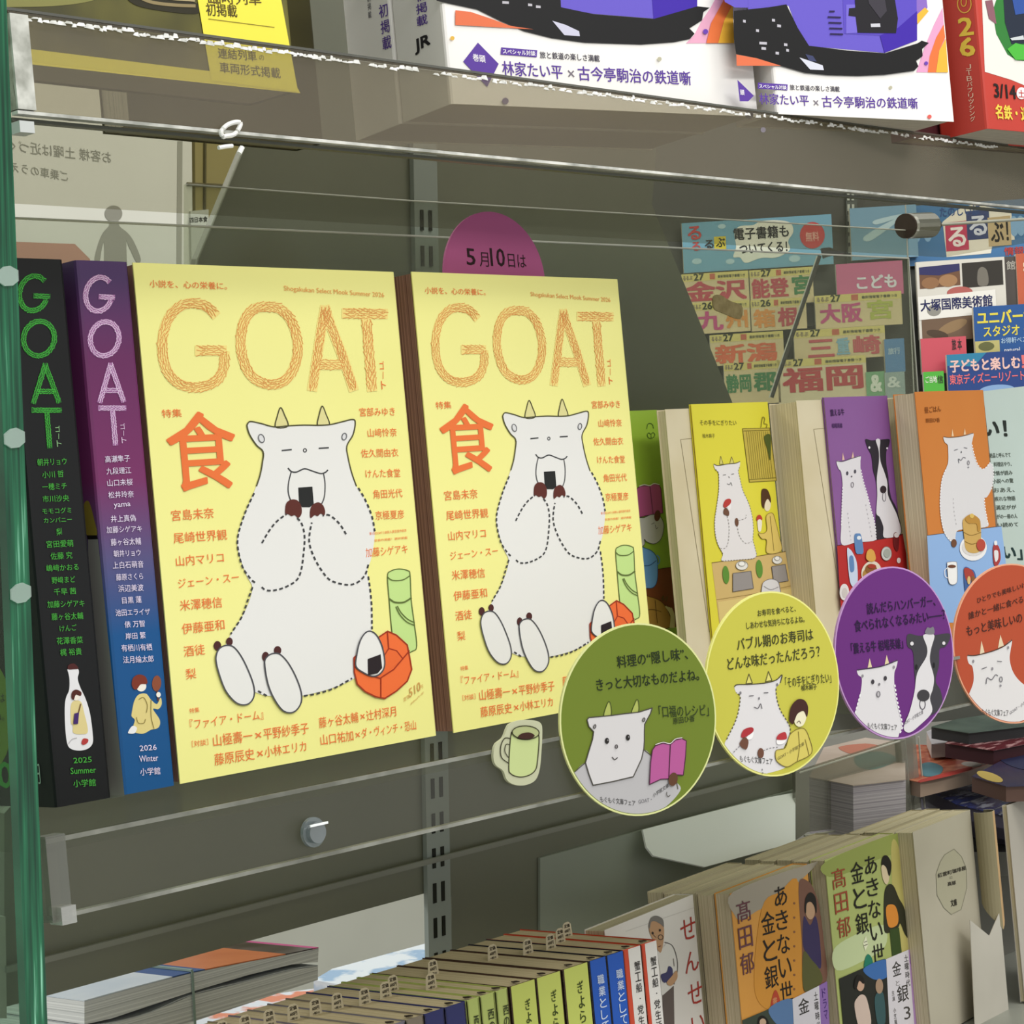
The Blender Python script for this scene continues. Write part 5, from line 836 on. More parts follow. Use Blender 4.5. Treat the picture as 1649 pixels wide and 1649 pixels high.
def art_or(t, pl):
    pr = Print(pl, D11)
    pr.poly([(330, 480), (830, 295), (880, 300), (760, 420), (600, 560), (500, 600), (400, 660), (345, 640)], 'a39a8c', 1); pr.poly([(520, 590), (640, 480), (770, 430), (790, 1150), (700, 1200), (560, 1260), (470, 1100)], 'cf8f38', 2)
    pr.poly([(765, 425), (835, 415), (880, 500), (905, 600), (930, 800), (948, 1070), (805, 1140), (785, 800)], '7a5648', 3); pr.poly([(800, 640), (840, 700), (875, 640), (900, 760), (912, 980), (860, 940), (800, 860), (790, 760)], '3a3058', 4); pr.poly([(795, 880), (850, 930), (905, 1000), (915, 1080), (800, 1135)], '5a5a30', 4)
    pr.oval(838, 600, 32, 62, 'bf9a7c', 5, -4); pr.poly([(802, 600), (808, 520), (840, 482), (875, 520), (880, 620), (862, 570), (840, 545), (815, 560), (810, 620)], '1f1a18', 6)
    for k in range(7): pr.oval(735, 555+k*95, 8, 8, '8a5a3a', 3)
    pr.slope = -.34; DKR = '6a3440'
    pr.vtext('髙田郁', (400, 520), (435, 1035), 90, '6a4048', 4, .004); pr.slope = -.3
    pr.vtext('あきない世', (645, 425), (695, 1215), 82, '201814', 4, .006); pr.vtext('金と銀', (562, 590), (595, 1130), 88, '201814', 4, .006)
    pr.poly([(580, 1250), (590, 1170), (610, 1130), (632, 1170), (638, 1225)], 'b5442c', 4); pr.text('書', (592, 1232), (622, 1220), 48, 'd9a070', 5)
    pr.poly([(385, 1332), (560, 1258), (715, 1190), (735, 1600), (440, 1700)], '3a4438', 6, False); pr.poly([(560, 1258), (715, 1190), (722, 1360), (640, 1380)], '5a7ba8', 7); pr.poly([(490, 1320), (520, 1300), (555, 1330), (560, 1400), (490, 1400)], '16120f', 8); pr.oval(520, 1345, 22, 26, 'c3a68c', 9)
    pr.poly([(718, 1190), (900, 1098), (920, 1560), (738, 1600)], 'd6d2da', 8, False); pr.poly([(895, 1100), (948, 1072), (972, 1500), (915, 1560)], '8f6cb0', 8, False)
    pr.text('金', (762, 1300), (832, 1270), 105, '33302c', 9, .008); pr.vtext('土曜時代', (872, 1135), (895, 1400), 26, '33302c', 9, .01); pr.vtext('ドラマ', (925, 1110), (945, 1330), 24, '4a2a78', 9, .01)
    pr.mb.build('cover_illustration', t)
def art_gr(t, pl):
    pr = Print(pl, D11)
    pr.poly([(945, 280), (1420, 90), (1440, 200), (1300, 260), (1150, 330), (970, 380)], '96a055', 1); pr.poly([(1000, 860), (1150, 760), (1330, 700), (1340, 840), (1190, 940), (1020, 1000)], 'c3cfa0', 1); pr.poly([(1380, 200), (1430, 180), (1470, 500), (1510, 850), (1420, 880)], 'bfb46c', 1)
    pr.poly([(1335, 480), (1360, 430), (1395, 440), (1430, 520), (1470, 600), (1500, 780), (1470, 760), (1440, 690), (1420, 720), (1340, 750), (1330, 620)], '2c2c1c', 3); pr.poly([(1345, 580), (1400, 568), (1425, 640), (1415, 700), (1360, 708)], 'd98a34', 4); pr.poly([(1368, 730), (1430, 715), (1448, 880), (1385, 905)], '33481c', 4, False)
    pr.poly([(1312, 320), (1328, 295), (1355, 310), (1365, 380), (1350, 430), (1325, 400)], 'ddc9a8', 4); pr.poly([(1312, 300), (1322, 245), (1352, 240), (1378, 290), (1372, 360), (1360, 370), (1345, 320), (1325, 300)], '17140f', 5)
    pr.slope = -.32; pr.vtext('髙田郁', (1028, 305), (1078, 790), 88, '9c4a30', 4, .004); pr.slope = -.28
    pr.vtext('あきない世', (1242, 225), (1305, 955), 80, '1c1a12', 4, .006); pr.vtext('金と銀', (1150, 262), (1200, 770), 84, '1c1a12', 4, .006)
    pr.poly([(1190, 820), (1210, 770), (1225, 830), (1205, 870)], 'e4e6c8', 4, False); pr.text('二', (1196, 838), (1222, 828), 26, '2a2a1c', 5, .01); pr.poly([(1200, 985), (1205, 920), (1225, 892), (1250, 920), (1252, 965)], '1f7a62', 4)
    pr.poly([(1030, 1055), (1190, 985), (1340, 925), (1372, 1600), (1090, 1700)], '23241f', 6, False); pr.poly([(1190, 990), (1340, 928), (1350, 1040), (1260, 1060)], '3c6cae', 7); pr.poly([(1130, 1240), (1150, 1180), (1185, 1160), (1215, 1200), (1240, 1360), (1170, 1400)], 'd2bcb0', 8); pr.oval(1168, 1098, 26, 40, 'c9a48c', 9); pr.poly([(1125, 1110), (1135, 1050), (1165, 1030), (1192, 1060), (1188, 1090), (1160, 1070), (1142, 1120)], '17120f', 10)
    pr.poly([(1265, 1180), (1320, 1150), (1335, 1340), (1285, 1360)], '37585c', 8); pr.oval(1295, 1105, 25, 50, 'a98c74', 8)
    pr.poly([(1340, 925), (1490, 862), (1540, 1500), (1372, 1560)], 'd9d4dc', 8, False); pr.poly([(1488, 865), (1522, 850), (1572, 1340), (1538, 1500)], 'b08ac0', 8, False)
    pr.text('金', (1385, 1045), (1442, 1025), 100, '33302c', 9, .008); pr.text('と', (1405, 1105), (1432, 1098), 36, '66625c', 9); pr.text('銀', (1418, 1220), (1492, 1195), 115, '33302c', 9, .008); pr.text('3', (1462, 1330), (1505, 1318), 90, '4a4644', 9, 0)
    pr.vtext('土曜時代', (1472, 890), (1490, 1110), 26, '33302c', 9, .01); pr.vtext('ドラマ放送', (1512, 880), (1555, 1270), 28, '6a2a8a', 9, .01); pr.vtext('主演　小芝風花', (1385, 1130), (1410, 1400), 18, '55504c', 9, .01)
    pr.mb.build('cover_illustration', t)
def row_behind(label, X, N, phi, W, n, D=11.6):
    e = yawed(phi); nn = e.cross(EUW)
    for k in range(1, n+1):
        p = bw(X, 0, N)-nn*(.001*(D+.8)*k); X2 = p.dot(EXW)*1000; N2 = p.dot(ENW)*1000
        facing('%s paperback behind the %s' % (['plain cream', 'second plain cream', 'third plain cream', 'hindmost plain cream'][k-1], label), X2, N2, phi, W, D, mottled('b7ad92', 'a89e82', 10, .6), group='plain paperbacks queued behind the front ones', H=148-(k % 2)*.8)
facing('orange paperback with black brush lettering and a portrait', 536, -143.3, -7.4, 105, 11.6, mottled('d99a42', 'cf8f3a', 12, .5), art_or); row_behind('orange lettered paperback', 536, -143.3, -7.4, 105, 4)
facing('light green paperback with a woman in a dark kimono', 654.5, -153, -7.4, 108, 11.6, mottled('b4bf74', 'a6b066', 9, .5), art_gr); row_behind('light green kimono paperback', 654.5, -153, -7.4, 105, 4)
def art_lab(t, pl):
    pr = Print(pl, D12); pr.outl([(425, 690), (478, 658), (520, 700), (548, 770), (550, 880), (518, 1000), (462, 1028), (420, 990), (382, 920), (376, 800), (400, 730)], 'b0ab94', '8a8674', 3, 1, False)
    pr.text('紅雲町珈琲屋', (386, 822), (545, 775), 26, '3c3830', 3, .02); pr.text('二', (450, 826), (470, 822), 10, '3c3830', 3, .02); pr.text('高郁', (442, 868), (488, 858), 24, '3c3830', 3, .02); pr.text('文庫', (460, 985), (495, 978), 42, '2c2820', 3, .03)
    pr.line([(590, 1100), (300, 1250)], 2, '8a8674', 1) if 0 else None
    pr.mb.build('printed_label', t)
tL = facing('cream paperback with a dark printed oval label and a curled cover flap', 767.7, -155.3, -7, 101, 14, mottled('bdb6a4', 'b0a997', 8, .6), art_lab, group=None); row_behind('cream labelled paperback', 767.7, -157, -7, 105, 3)
# curled flap
cx, cn, r = 874, -160.5, 8.5
mb = MB(); n = 14; pa, pb_, pc, pd = [], [], [], []
for i in range(n+1):
    a = math.radians(-35+255*i/n); hh = 1-abs(i/n-.5)*2; u1 = UB+148-2-10*hh*0; u0 = UB+58+20*(1-hh)
    for L_, rr, uu in ((pa, r, u1), (pb_, r, u0), (pc, r-.5, u1), (pd, r-.5, u0)): L_.append(bw(cx+rr*math.cos(a), uu, cn+rr*.9*math.sin(a)))
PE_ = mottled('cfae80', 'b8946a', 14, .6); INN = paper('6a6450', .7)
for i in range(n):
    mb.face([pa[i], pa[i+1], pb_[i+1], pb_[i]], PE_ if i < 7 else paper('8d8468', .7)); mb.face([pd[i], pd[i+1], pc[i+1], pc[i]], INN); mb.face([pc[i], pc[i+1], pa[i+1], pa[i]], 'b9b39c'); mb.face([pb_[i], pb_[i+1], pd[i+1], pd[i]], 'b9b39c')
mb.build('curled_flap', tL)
facing('grey paperback at the right edge of the lower shelf', 890, -150, -4, 105, 4, mottled('bab4ab', 'aea89f', 5, .6), group=None)
slab(tL, 'loose_wrapper', Pl(bw(850, UB, -152), yawed(-4), EUW), [D12(x, y) for x, y in ((570, 1060), (680, 1150), (740, 1010), (800, 1700), (600, 1700))], .0005, mottled('b4afa4', 'c6c1b6', 10, .6))
# ------------------------------------------------------------------ lower left: strapped bundle
FB = front(-300)
E1 = T(0, 1200, 2.945)
def bundle_mag(label, low, top_pts, bot_pts, strips, N=-300, depth=.2):
    pl = front(N); f = [pl.w(*pl.at(*p)) for p in top_pts+bot_pts[::-1]]
    t = thing('magazine', label, 'magazine', f[len(top_pts)//2], 'magazines strapped in a bundle')
    mb = MB(); mb.prism(f[::-1], ENW*-depth, pages('e6e7e5', 'a9abab', tuple(EUW), .9)); mb.build('page_block', t)
    a, b = pl.w(*pl.at(*top_pts[0])), pl.w(*pl.at(*top_pts[-1])); mb = MB()
    k = 24; tops = [pl.w(*pl.at(*p)) for p in smooth(top_pts, False, 4)]
    for i in range(len(tops)-1):
        fr = i/(len(tops)-1)
        for f0, f1, d0, d1, c in strips:
            if f0 <= fr < f1: mb.box(tops[i]+ENW*-depth*d0+EUW*.0001, tops[i+1]-tops[i], ENW*-depth*(d1-d0), EUW*.0006, c)
    mb.build('cover', t); return t
top1 = [(136, 1613), (190, 1598), (250, 1582), (309, 1567), (400, 1549), (460, 1538), (513, 1527)]
bot1 = [(136, 1650), (180, 1640), (240, 1620), (309, 1597), (400, 1570), (470, 1553), (512, 1549)]
WB, SB, NB, OB, KB, PK = mottled('d6dde4', 'c3cfdc', 20, .3), 'a9bccd', '3f5a8c', mottled('cf7a4c', 'c26a40', 20, .35), mottled('5a5054', '2c282c', 40, .3), 'c45a8c'
bundle_mag('upper strapped magazine with white, blue and orange cover, seen under the back panel', 0, top1, bot1, [(0, .4, 0, 1, WB), (.4, .52, 0, 1, NB), (.52, .8, 0, .35, OB), (.52, .8, .35, 1, WB), (.8, .93, 0, 1, KB), (.93, 1, 0, 1, PK)])
top2 = [(136, 1653), (180, 1648), (240, 1632), (309, 1603), (400, 1580), (470, 1562), (512, 1556)]; bot2 = [(136, 1705), (180, 1692), (240, 1672), (309, 1646), (400, 1616), (470, 1592), (512, 1578)]
bundle_mag('lower strapped magazine under the sagging one at the lower left', 0, top2, bot2, [(0, 1, 0, 1, 'b9bdc2')], -300.5)
t = thing('strap', 'thin grey green strap around the bundle of magazines', 'strap', front(-299.4).hit(309, 1640)); mb = MB(); p0, p1 = front(-299.4).hit(307.5, 1565), front(-299.4).hit(312, 1650)
mb.box(p0, EXW*.0016, p1-p0, ENW*.0004, '8fa39a'); mb.box(p0, EXW*.0016, -ENW*.2, EUW*.0012, '8fa39a'); mb.build('band', t)
HZ = lambda z: Pl((0, 0, z), (1, 0, 0), (0, 1, 0))
t = thing('wrapped_magazine', 'plastic wrapped magazine lying behind the strapped bundle', 'magazine', HZ(-.33).hit(600, 1560))
slab(t, 'cover', HZ(-.33), [(505, 1578), (535, 1560), (690, 1518), (760, 1505), (780, 1530), (690, 1552), (560, 1588)], .01, mottled('d9e2ea', '8fb0d2', 26, .15, 4, (.5, .58)))
t = thing('wrapped_magazine', 'orange and white magazine lying below the strapped bundle', 'magazine', HZ(-.37).hit(400, 1640))
slab(t, 'cover', HZ(-.37), [(250, 1700), (330, 1628), (430, 1602), (520, 1590), (560, 1600), (470, 1700)], .012, mottled('cf7a5c', 'cfd6e0', 30, .3, 3, (.46, .52)))
t = thing('metal_tray', 'pale metal tray edge at the lower left corner', 'tray', HZ(-.36).hit(40, 1660))
slab(t, 'tray_edge', HZ(-.36), [(-20, 1606), (30, 1618), (75, 1640), (120, 1700), (-20, 1700)], .01, mottled('b4b6b2', 'c6c8c4', 10, .4))
t = thing('blank_card', 'blank white card with a cut corner under the shelf, left of the hazy acrylic box', 'card', Pl(bw(0, 0, -258), EXW, (0, 0, 1)).hit(1135, 1396))
slab(t, 'card', Pl(Pl(bw(0, 0, -250), EXW, (0, 0, 1)).hit(1135, 1396)+ENW*.012, EXW, (0, .5, .8)), [(1035, 1336), (1130, 1311), (1237, 1284), (1281, 1276), (1281, 1356), (1135, 1396), (1052, 1378), (1041, 1364)], .0015, mottled('f4fafa', 'fafcfc', 6, .5))  # added in place of the bright floor, tilted back to catch light
t = thing('grey_board', 'pale grey green board leaning behind the lower books', 'board', Pl(bw(0, 0, -262), EXW, (0, 0, 1)).hit(960, 1470))
slab(t, 'board', Pl(bw(0, 0, -265.5), EXW, (0, 0, 1)), [(870, 1382), (1033, 1337), (1279, 1272), (1279, 1480), (870, 1560)], .002, mottled('9ba399', 'a2aaa0', 6, .5))
t = thing('lower_shelf', 'grey metal shelf carrying the lower rows of paperbacks', 'shelf', bw(500, UB-2, -150))
mb = MB(); mb.box(bw(60, UB-18.6, -250), bw(1000, 0, 0), bw(0, 0, 300), bw(0, 17.6, 0), mottled('8a8c84', '989a92', 8, .4)); mb.build('shelf_board', t)
t = thing('rear_shelf', 'pale shelf board behind the back panel carrying the strapped bundle', 'shelf', (.2, .6, -.42))
mb = MB(); mb.box((-.5, .3, -.43), (1.25, 0, 0), (0, .5, 0), (0, 0, .02), mottled('a4a69e', 'b0b2aa', 8, .5)); mb.build('shelf_board', t)
# ------------------------------------------------------------------ upper left: notice board and cabinet
NBP = Pl(bw(0, 0, -620), (1, 0, 0), (0, 0, 1))
t = thing('notice_board', 'pale notice board with a grey walking figure, seen through the acrylic at upper left', 'board', NBP.hit(170, 640)); slab(t, 'board', NBP, [(-60, 90), (308, 112), (312, 640), (318, 3600), (-60, 3600)], .01, mottled('cfcfc3', 'dcdcd2', 3, .6))
pr = Print(NBP, D1, MB()); LAY_ = LAY
for s_, a, b, h in (('お客様 土曜は近づく', (475, 700), (40, 650), 50), ('ご乗車のうえ', (290, 778), (45, 735), 42)): pr.text(s_, a, b, h, '8f8f84', 3)
pr.oval(485, 915, 38, 35, '8d8c80', 3); pr.poly([(470, 945), (505, 945), (512, 970), (548, 1000), (575, 1040), (602, 1110), (585, 1125), (552, 1060), (540, 1060), (548, 1400), (448, 1400), (446, 1065), (436, 1062), (424, 1125), (404, 1115), (418, 1050), (438, 1000), (465, 968)], '96958a', 3); pr.poly([(40, 1035), (320, 1045), (385, 1110), (420, 1400), (40, 1400)], 'b58a78', 2, False); pr.line([(770, 610), (765, 1300)], 22, '9d9d90', 2, sm=False)
pr.mb.build('printed_notice', t)
t = thing('mustard_cabinet', 'mustard yellow cabinet behind the slanted edge of the back panel', 'cabinet', NBP.hit(360, 640)); slab(t, 'body', NBP, [(313, 100), (470, 110), (470, 640), (470, 1400), (317, 1400), (317, 640)], .01, mottled('8d8250', '988c58', 4, .5))
mb = MB(); 
for a, b in (((329, 210), (327, 640)), ((300, 296), (470, 304))): 
    p, q = NBP.hit(*a)+NBP.n*.001, NBP.hit(*b)+NBP.n*.001; mb.tube([p, q], .0012, '4f4828', 5)
mb.build('door_seam', t)
t = thing('small_leaflet', 'small white leaflet with black print between the notice board and the panel edge', 'leaflet', Pl(bw(0, 0, -617.8), (1, 0, 0), (0, 0, 1)).hit(320, 470)); lp = Pl(bw(0, 0, -617.8), (1, 0, 0), (0, 0, 1))
slab(t, 'sheet', lp, [(307, 340), (336, 337), (336, 480), (310, 480)], .002, paper('c3c5bc')); pr = Print(lp, D1); pr.text('四日本食', (812, 955), (888, 950), 24, '2c2c28', 2, .02); pr.mb.build('printed_lettering', t)
# ------------------------------------------------------------------ right: travel guide rack
d0 = CF + CR*((1370-CEN)/F_PX) + CD*((500-CEN)/F_PX)
RO_ = CAM + d0*2.55
RX = (CR-CD*.065).normalized(); RY = (-CD-CR*.065).normalized()
def rk(d=0): o = RO_ + (CF*d); return Pl(o, RX, RY)
G = T(1060, 300, 2.8)
RP = rk(.09)
t = thing('guide_rack', 'dark stepped rack holding colourful travel guides at the right', 'rack', RP.hit(1400, 1100))
slab(t, 'back_board', RP, [(1010, 180), (1760, 150), (1760, 1420), (1230, 1420), (1090, 640)], .01, mottled('3c3d38', '46473f', 3, .6))
up = MB(); pl = rk(.085); up.prism([pl.hit(*p) for p in ((1362, 300), (1380, 300), (1388, 900), (1370, 900))][::-1], -pl.n*.003, '4f5450'); up.build('slotted_post', t)
sl = MB(); 
for k in range(6):
    for dx in (4, 11): sl.prism([pl.w(*pl.at(1360+dx+k*.4+a, 312+k*17+b), .0008) for a, b in ((0, 0), (4, 0), (4, 11), (0, 11))][::-1], pl.n*.0004, 'a8ada4')
sl.build('post_slots', t, kind='stuff')
for x0_, x1_, y_, d_ in ((105, 1100, 546, .05), (150, 1095, 664, .04), (232, 1020, 806, .03), (295, 935, 984, .02), (1165, 1640, 690, .045), (1182, 1700, 980, .02)):
    q_ = lambda a, b: G(a+(b-400)*.05, b-(a-105)*.062)
    slab(t, 'ledge', rk(d_+.0185), [q_(x0_, y_-3), q_(x1_, y_-3), q_(x1_, y_), q_(x0_, y_)], .0705-d_, paper('4a4b46', .5))
def guide(label, x, y, w, h, base, big, bigc, band='c9b98c', num='27', d=0, small='', sc_=1, haze=0, out=None, tag=None):
    """x, y, w, h in the crop units of G"""
    pl = rk(d); s = -.062; q = lambda a, b: G(x+a+b*.05, y+b+a*s)
    p = [q(0, 0), q(w, 0), q(w, h), q(0, h)]; t = thing('travel_guide', label, 'magazine', pl.hit(*p[3]), 'travel guides in the rack')
    slab(t, 'magazine_body', pl, p, .008, paper(base, .4), side_m=paper('c9c5b4'))
    pr = Print(pl, lambda a, b: q(a, b)); global LAY; 
    if band: 
        pr.poly([(0, 0), (w, 0), (w, 34), (0, 34)], band, 2, False); pr.text(num, (w*.18, 32), (w*.18+46, 32), 32, '2c3018', 4, .04); pr.poly([(w*.42, 4), (w*.5, 4), (w*.5, 30), (w*.42, 30)], 'b8604a', 3, False); pr.text('最新情報電子書籍つき', (w*.54, 26), (w*.95, 26), 14, '4a4a34', 4, .02)
        pr.text('るるぶ', (w*.02, 28), (w*.16, 28), 20, '6a5a5a', 4, .03)
    for b_ in big:
        s_, x0, y1, x1, hh = b_[:5]; c = b_[5] if len(b_) > 5 else bigc; pr.poly([(x0-8, y1-hh-6), (x1+8, y1-hh-6), (x1+8, y1+6), (x0-8, y1+6)], out, 2, False) if out else None
        pr.text(s_, (x0, y1), (x1, y1), hh, c, 4, .045 if hh > 50 else .02)
    if tag: tag(pr)
    pr.mb.build('cover_print', t); return t
# promo boards
def tag_board(pr):
    pr.text('るるぶ', (22, 150), (70, 150), 120, 'b8484a', 5, .03) if 0 else None
    for k, (ch, c, x, yy, s_) in enumerate((('る', 'b8484a', 25, 78, 62), ('る', 'b8484a', 40, 128, 40), ('る', '2c2c30', 100, 122, 40), ('ぶ', '2c3010', 150, 118, 42))):
        if ch == 'ぶ': pr.poly([(142, 70), (195, 70), (195, 128), (142, 128)], 'c9b83c', 4, False)
        pr.text(ch, (x, yy), (x+s_, yy), s_, c, 6, .03)
    pr.poly([(235, 60), (260, 30), (320, 28), (360, 12), (440, 14), (490, 30), (500, 70), (475, 110), (480, 150), (420, 180), (350, 178), (280, 196), (255, 170), (225, 165), (240, 120)], 'dcdcd2', 4)
    pr.text('電子書籍も', (232, 92), (480, 92), 56, '24242a', 6, .03); pr.text('ついてくる！', (255, 158), (470, 158), 50, '24242a', 6, .03)
    pr.oval(585, 90, 56, 60, 'b8484a', 4); pr.text('無料', (555, 118), (615, 118), 44, 'd8a89c', 6, .02)
    for x_, y_, r_ in ((60, 175, 22), (180, 25, 18), (210, 185, 20), (500, 190, 26), (640, 180, 22)): pr.oval(x_, y_, r_, r_*.6, 'a9c4ce', 3)
guide('light blue promotional board with a white speech bubble above the travel guides', 105, 167, 675, 225, '6f9fb8', [], '', band=None, d=.07, tag=tag_board)
def tag_b2(pr): pr.poly([(60, 130), (200, 60), (215, 70), (90, 150)], 'a8c0c8', 4); pr.poly([(110, 60), (230, 40), (225, 52), (120, 80)], 'a8c0c8', 4)
guide('pale blue promotional board behind the hazy acrylic, left of the steel bolt', 862, 100, 300, 235, '6f93aa', [], '', band=None, d=.07, tag=tag_b2)
def tag_rrb(pr):
    pr.poly([(160, 80), (230, 30), (300, 10), (470, 50), (480, 180), (380, 190), (370, 235), (170, 240)], 'ddd8c8', 3, False)
    for ch, c, b_, x0, y0 in (('る', 'e6dcd8', 'b83a58', 178, 85), ('る', 'c8ccd8', '33406a', 275, 40), ('ぶ！', '1c1814', 'b8a47c', 370, 75)):
        pr.poly([(x0-8, y0), (x0+95, y0-4), (x0+95, y0+128), (x0-8, y0+130)], b_, 5, False); pr.text(ch, (x0+4, y0+112), (x0+84, y0+112), 90, c, 7, .03)
    pr.text('たのしい旅', (150, 60), (330, 58), 46, '2c4a80', 5, .02); pr.text('情報', (430, 250), (520, 250), 38, 'a83a34', 5, .03)
    for x_ in (40, 90, 480, 510): pr.oval(x_, 120, 20, 46, '7fa6c8', 3)
guide('blue header board with three big round letters on coloured tiles', 1118, 90, 640, 270, '3f6f9c', [], '', band=None, d=.08, tag=tag_rrb)
Tn = 'ccba92'
R_, GRc, MG, ORc, BLc = 'b04450', '3f7a4c', 'b8487c', 'cf8a44', '4f7fae'
rows = [
 ('travel guide with large red lettering at the top left of the rack', 105, 398, 300, 150, Tn, [('金沢', 10, 128, 290, 92)], R_, .05, '27'),
 ('travel guide with red and green lettering, top row beside the slanted rod', 410, 380, 285, 160, Tn, [('能登', 8, 128, 175, 88), ('宮', 190, 122, 275, 88, GRc)], R_, .052, '27'),
 ('pink travel guide for children behind the slanted rod', 800, 352, 300, 150, 'c0608a', [('こども', 90, 120, 270, 62)], 'd8d4de', .055, None),
 ('travel guide with magenta and orange lettering, second row left', 150, 528, 260, 140, Tn, [('九', 22, 128, 140, 88), ('州', 150, 124, 250, 80, ORc)], MG, .04, '26'),
 ('travel guide with orange and red lettering, second row middle', 415, 515, 250, 140, Tn, [('箱', 10, 126, 110, 84), ('根', 120, 126, 215, 86, R_)], ORc, .042, '26'),
 ('travel guide with magenta and yellow-green lettering, second row right', 705, 495, 390, 150, Tn, [('大阪', 20, 128, 210, 88), ('宮', 235, 122, 350, 88, 'a8ae4c')], MG, .045, '27'),
 ('travel guide with red orange lettering, third row left', 232, 672, 330, 140, Tn, [('新潟', 20, 132, 300, 86)], 'cc6444', .03, '27'),
 ('travel guide with blue and red lettering, third row middle', 610, 652, 410, 140, Tn, [('三', 60, 126, 180, 80), ('重', 190, 120, 250, 76, '7fa6b8'), ('崎', 265, 126, 390, 86, 'b8505a')], 'b8505a', .035, '27'),
 ('travel guide with green lettering, bottom row left', 295, 800, 250, 190, Tn, [('静岡', 8, 134, 120, 84), ('郡', 130, 134, 235, 84)], GRc, .02, '27'),
 ('travel guide with large brick red lettering, bottom row beside the rod', 535, 785, 400, 200, 'd2c4a4', [('福岡', 20, 150, 385, 112)], 'b03c44', .02, '27'),
]
for lab, x, y, w_, h_, base, big, bc, d, num in rows: guide(lab, x, y, w_, h_, base, big, bc, d=d, num=num or '', band='cfc076' if num else None)
guide('small green guide with a white ampersand, bottom row', 935, 838, 85, 150, '6f9f78', [('&', 18, 92, 72, 78)], 'd2d8cc', band=None, d=.018)
guide('blue guide above the pale grey one, behind the acrylic edge', 1018, 690, 90, 150, '4f7cab', [('旅行', 15, 70, 70, 30)], 'b4c6d6', band=None, d=.028)
guide('pale grey guide under the blue one', 1020, 840, 90, 150, '8fa0a0', [('&', 10, 70, 70, 50)], 'c8d0cc', band=None, d=.016)
def tag_mus(pr):
    pr.poly([(12, 25), (195, 18), (195, 115), (12, 122)], '6a4a34', 3, False); pr.poly([(12, 25), (195, 18), (195, 50), (100, 66), (12, 58)], '2c2c5a', 4, False); pr.oval(60, 98, 40, 26, '8a6444', 5); pr.oval(140, 92, 42, 28, '9a7450', 5)
    pr.poly([(205, 18), (388, 14), (388, 125), (205, 130)], '2e2a24', 3, False); pr.poly([(275, 120), (275, 60), (295, 40), (318, 60), (318, 120)], '6f6a60', 4)
    pr.poly([(0, 158), (350, 145), (352, 250), (0, 262)], 'dedbd4', 5, False); pr.text('大塚国際美術館', (10, 225), (335, 220), 54, '1c2050', 7, .03); pr.oval(70, 222, 32, 26, '8a8880', 6)
    pr.poly([(12, 262), (300, 250), (250, 360), (12, 360)], '6a5442', 3, False); pr.oval(150, 300, 70, 24, '8a7050', 4, -20); pr.oval(80, 330, 50, 18, '4a3a2c', 4, 15); pr.oval(190, 148, 58, 26, 'a85a54', 4)
guide('white framed travel poster with brown photographs and a white title strip', 1162, 342, 398, 350, 'ccc8be', [], '', band=None, d=.05, tag=tag_mus)
guide('dark photo guide between the white framed poster and the orange one', 1560, 318, 60, 260, '4a4440', [('館', 8, 60, 48, 40)], 'a8a49a', band=None, d=.055)
guide('orange guide at the right edge above the blue guide', 1612, 305, 200, 240, 'b85a3c', [('観光', 30, 110, 180, 80)], 'e0c8a8', band=None, d=.052)
def tag_usj(pr): pr.poly([(0, 155), (110, 155), (110, 225), (0, 225)], 'b0a86c', 4, False); pr.oval(50, 180, 36, 20, '5f6038', 5); pr.text('お得軒ベストプラン', (118, 172), (330, 172), 26, 'a8c4dc', 5, .01); pr.text('natural', (130, 212), (200, 212), 20, 'd8d8e0', 5, .02)
guide('blue theme park guide with large yellow lettering', 1420, 545, 330, 215, '23508c', [('ユニバーサル', 15, 82, 330, 62), ('スタジオ・ジャ', 40, 140, 330, 50)], 'd8c848', band=None, d=.03, tag=tag_usj)
guide('pink book lying in front of the white title strip poster', 1182, 688, 205, 160, 'c04f5c', [('旅 本', 140, 60, 185, 50, '2c2426')], 'c8606c', band=None, d=.035, out=None)
guide('bright green guide with a white tag beside the blue family guide', 1195, 838, 92, 150, '4fa83c', [('ご当地', 8, 50, 60, 30), ('信', 62, 55, 88, 36, '2c3024')], 'd8e0cc', band=None, d=.014)
def tag_dis(pr): pr.poly([(0, 0), (180, 0), (120, 60), (0, 50)], '2c7a9c', 1, False); pr.oval(220, 172, 80, 24, '7f9fc8', 3)
guide('dark blue family guide with pink and white lettering', 1300, 760, 460, 230, '24407c', [('子どもと楽しむ', 12, 82, 330, 58, 'e0b8b0'), ('！', 335, 82, 360, 60, 'd86c6c'), ('東京ディズニーリゾート', 8, 136, 345, 46, 'e06c70')], 'e8e4e4', band=None, d=.012, tag=tag_dis)
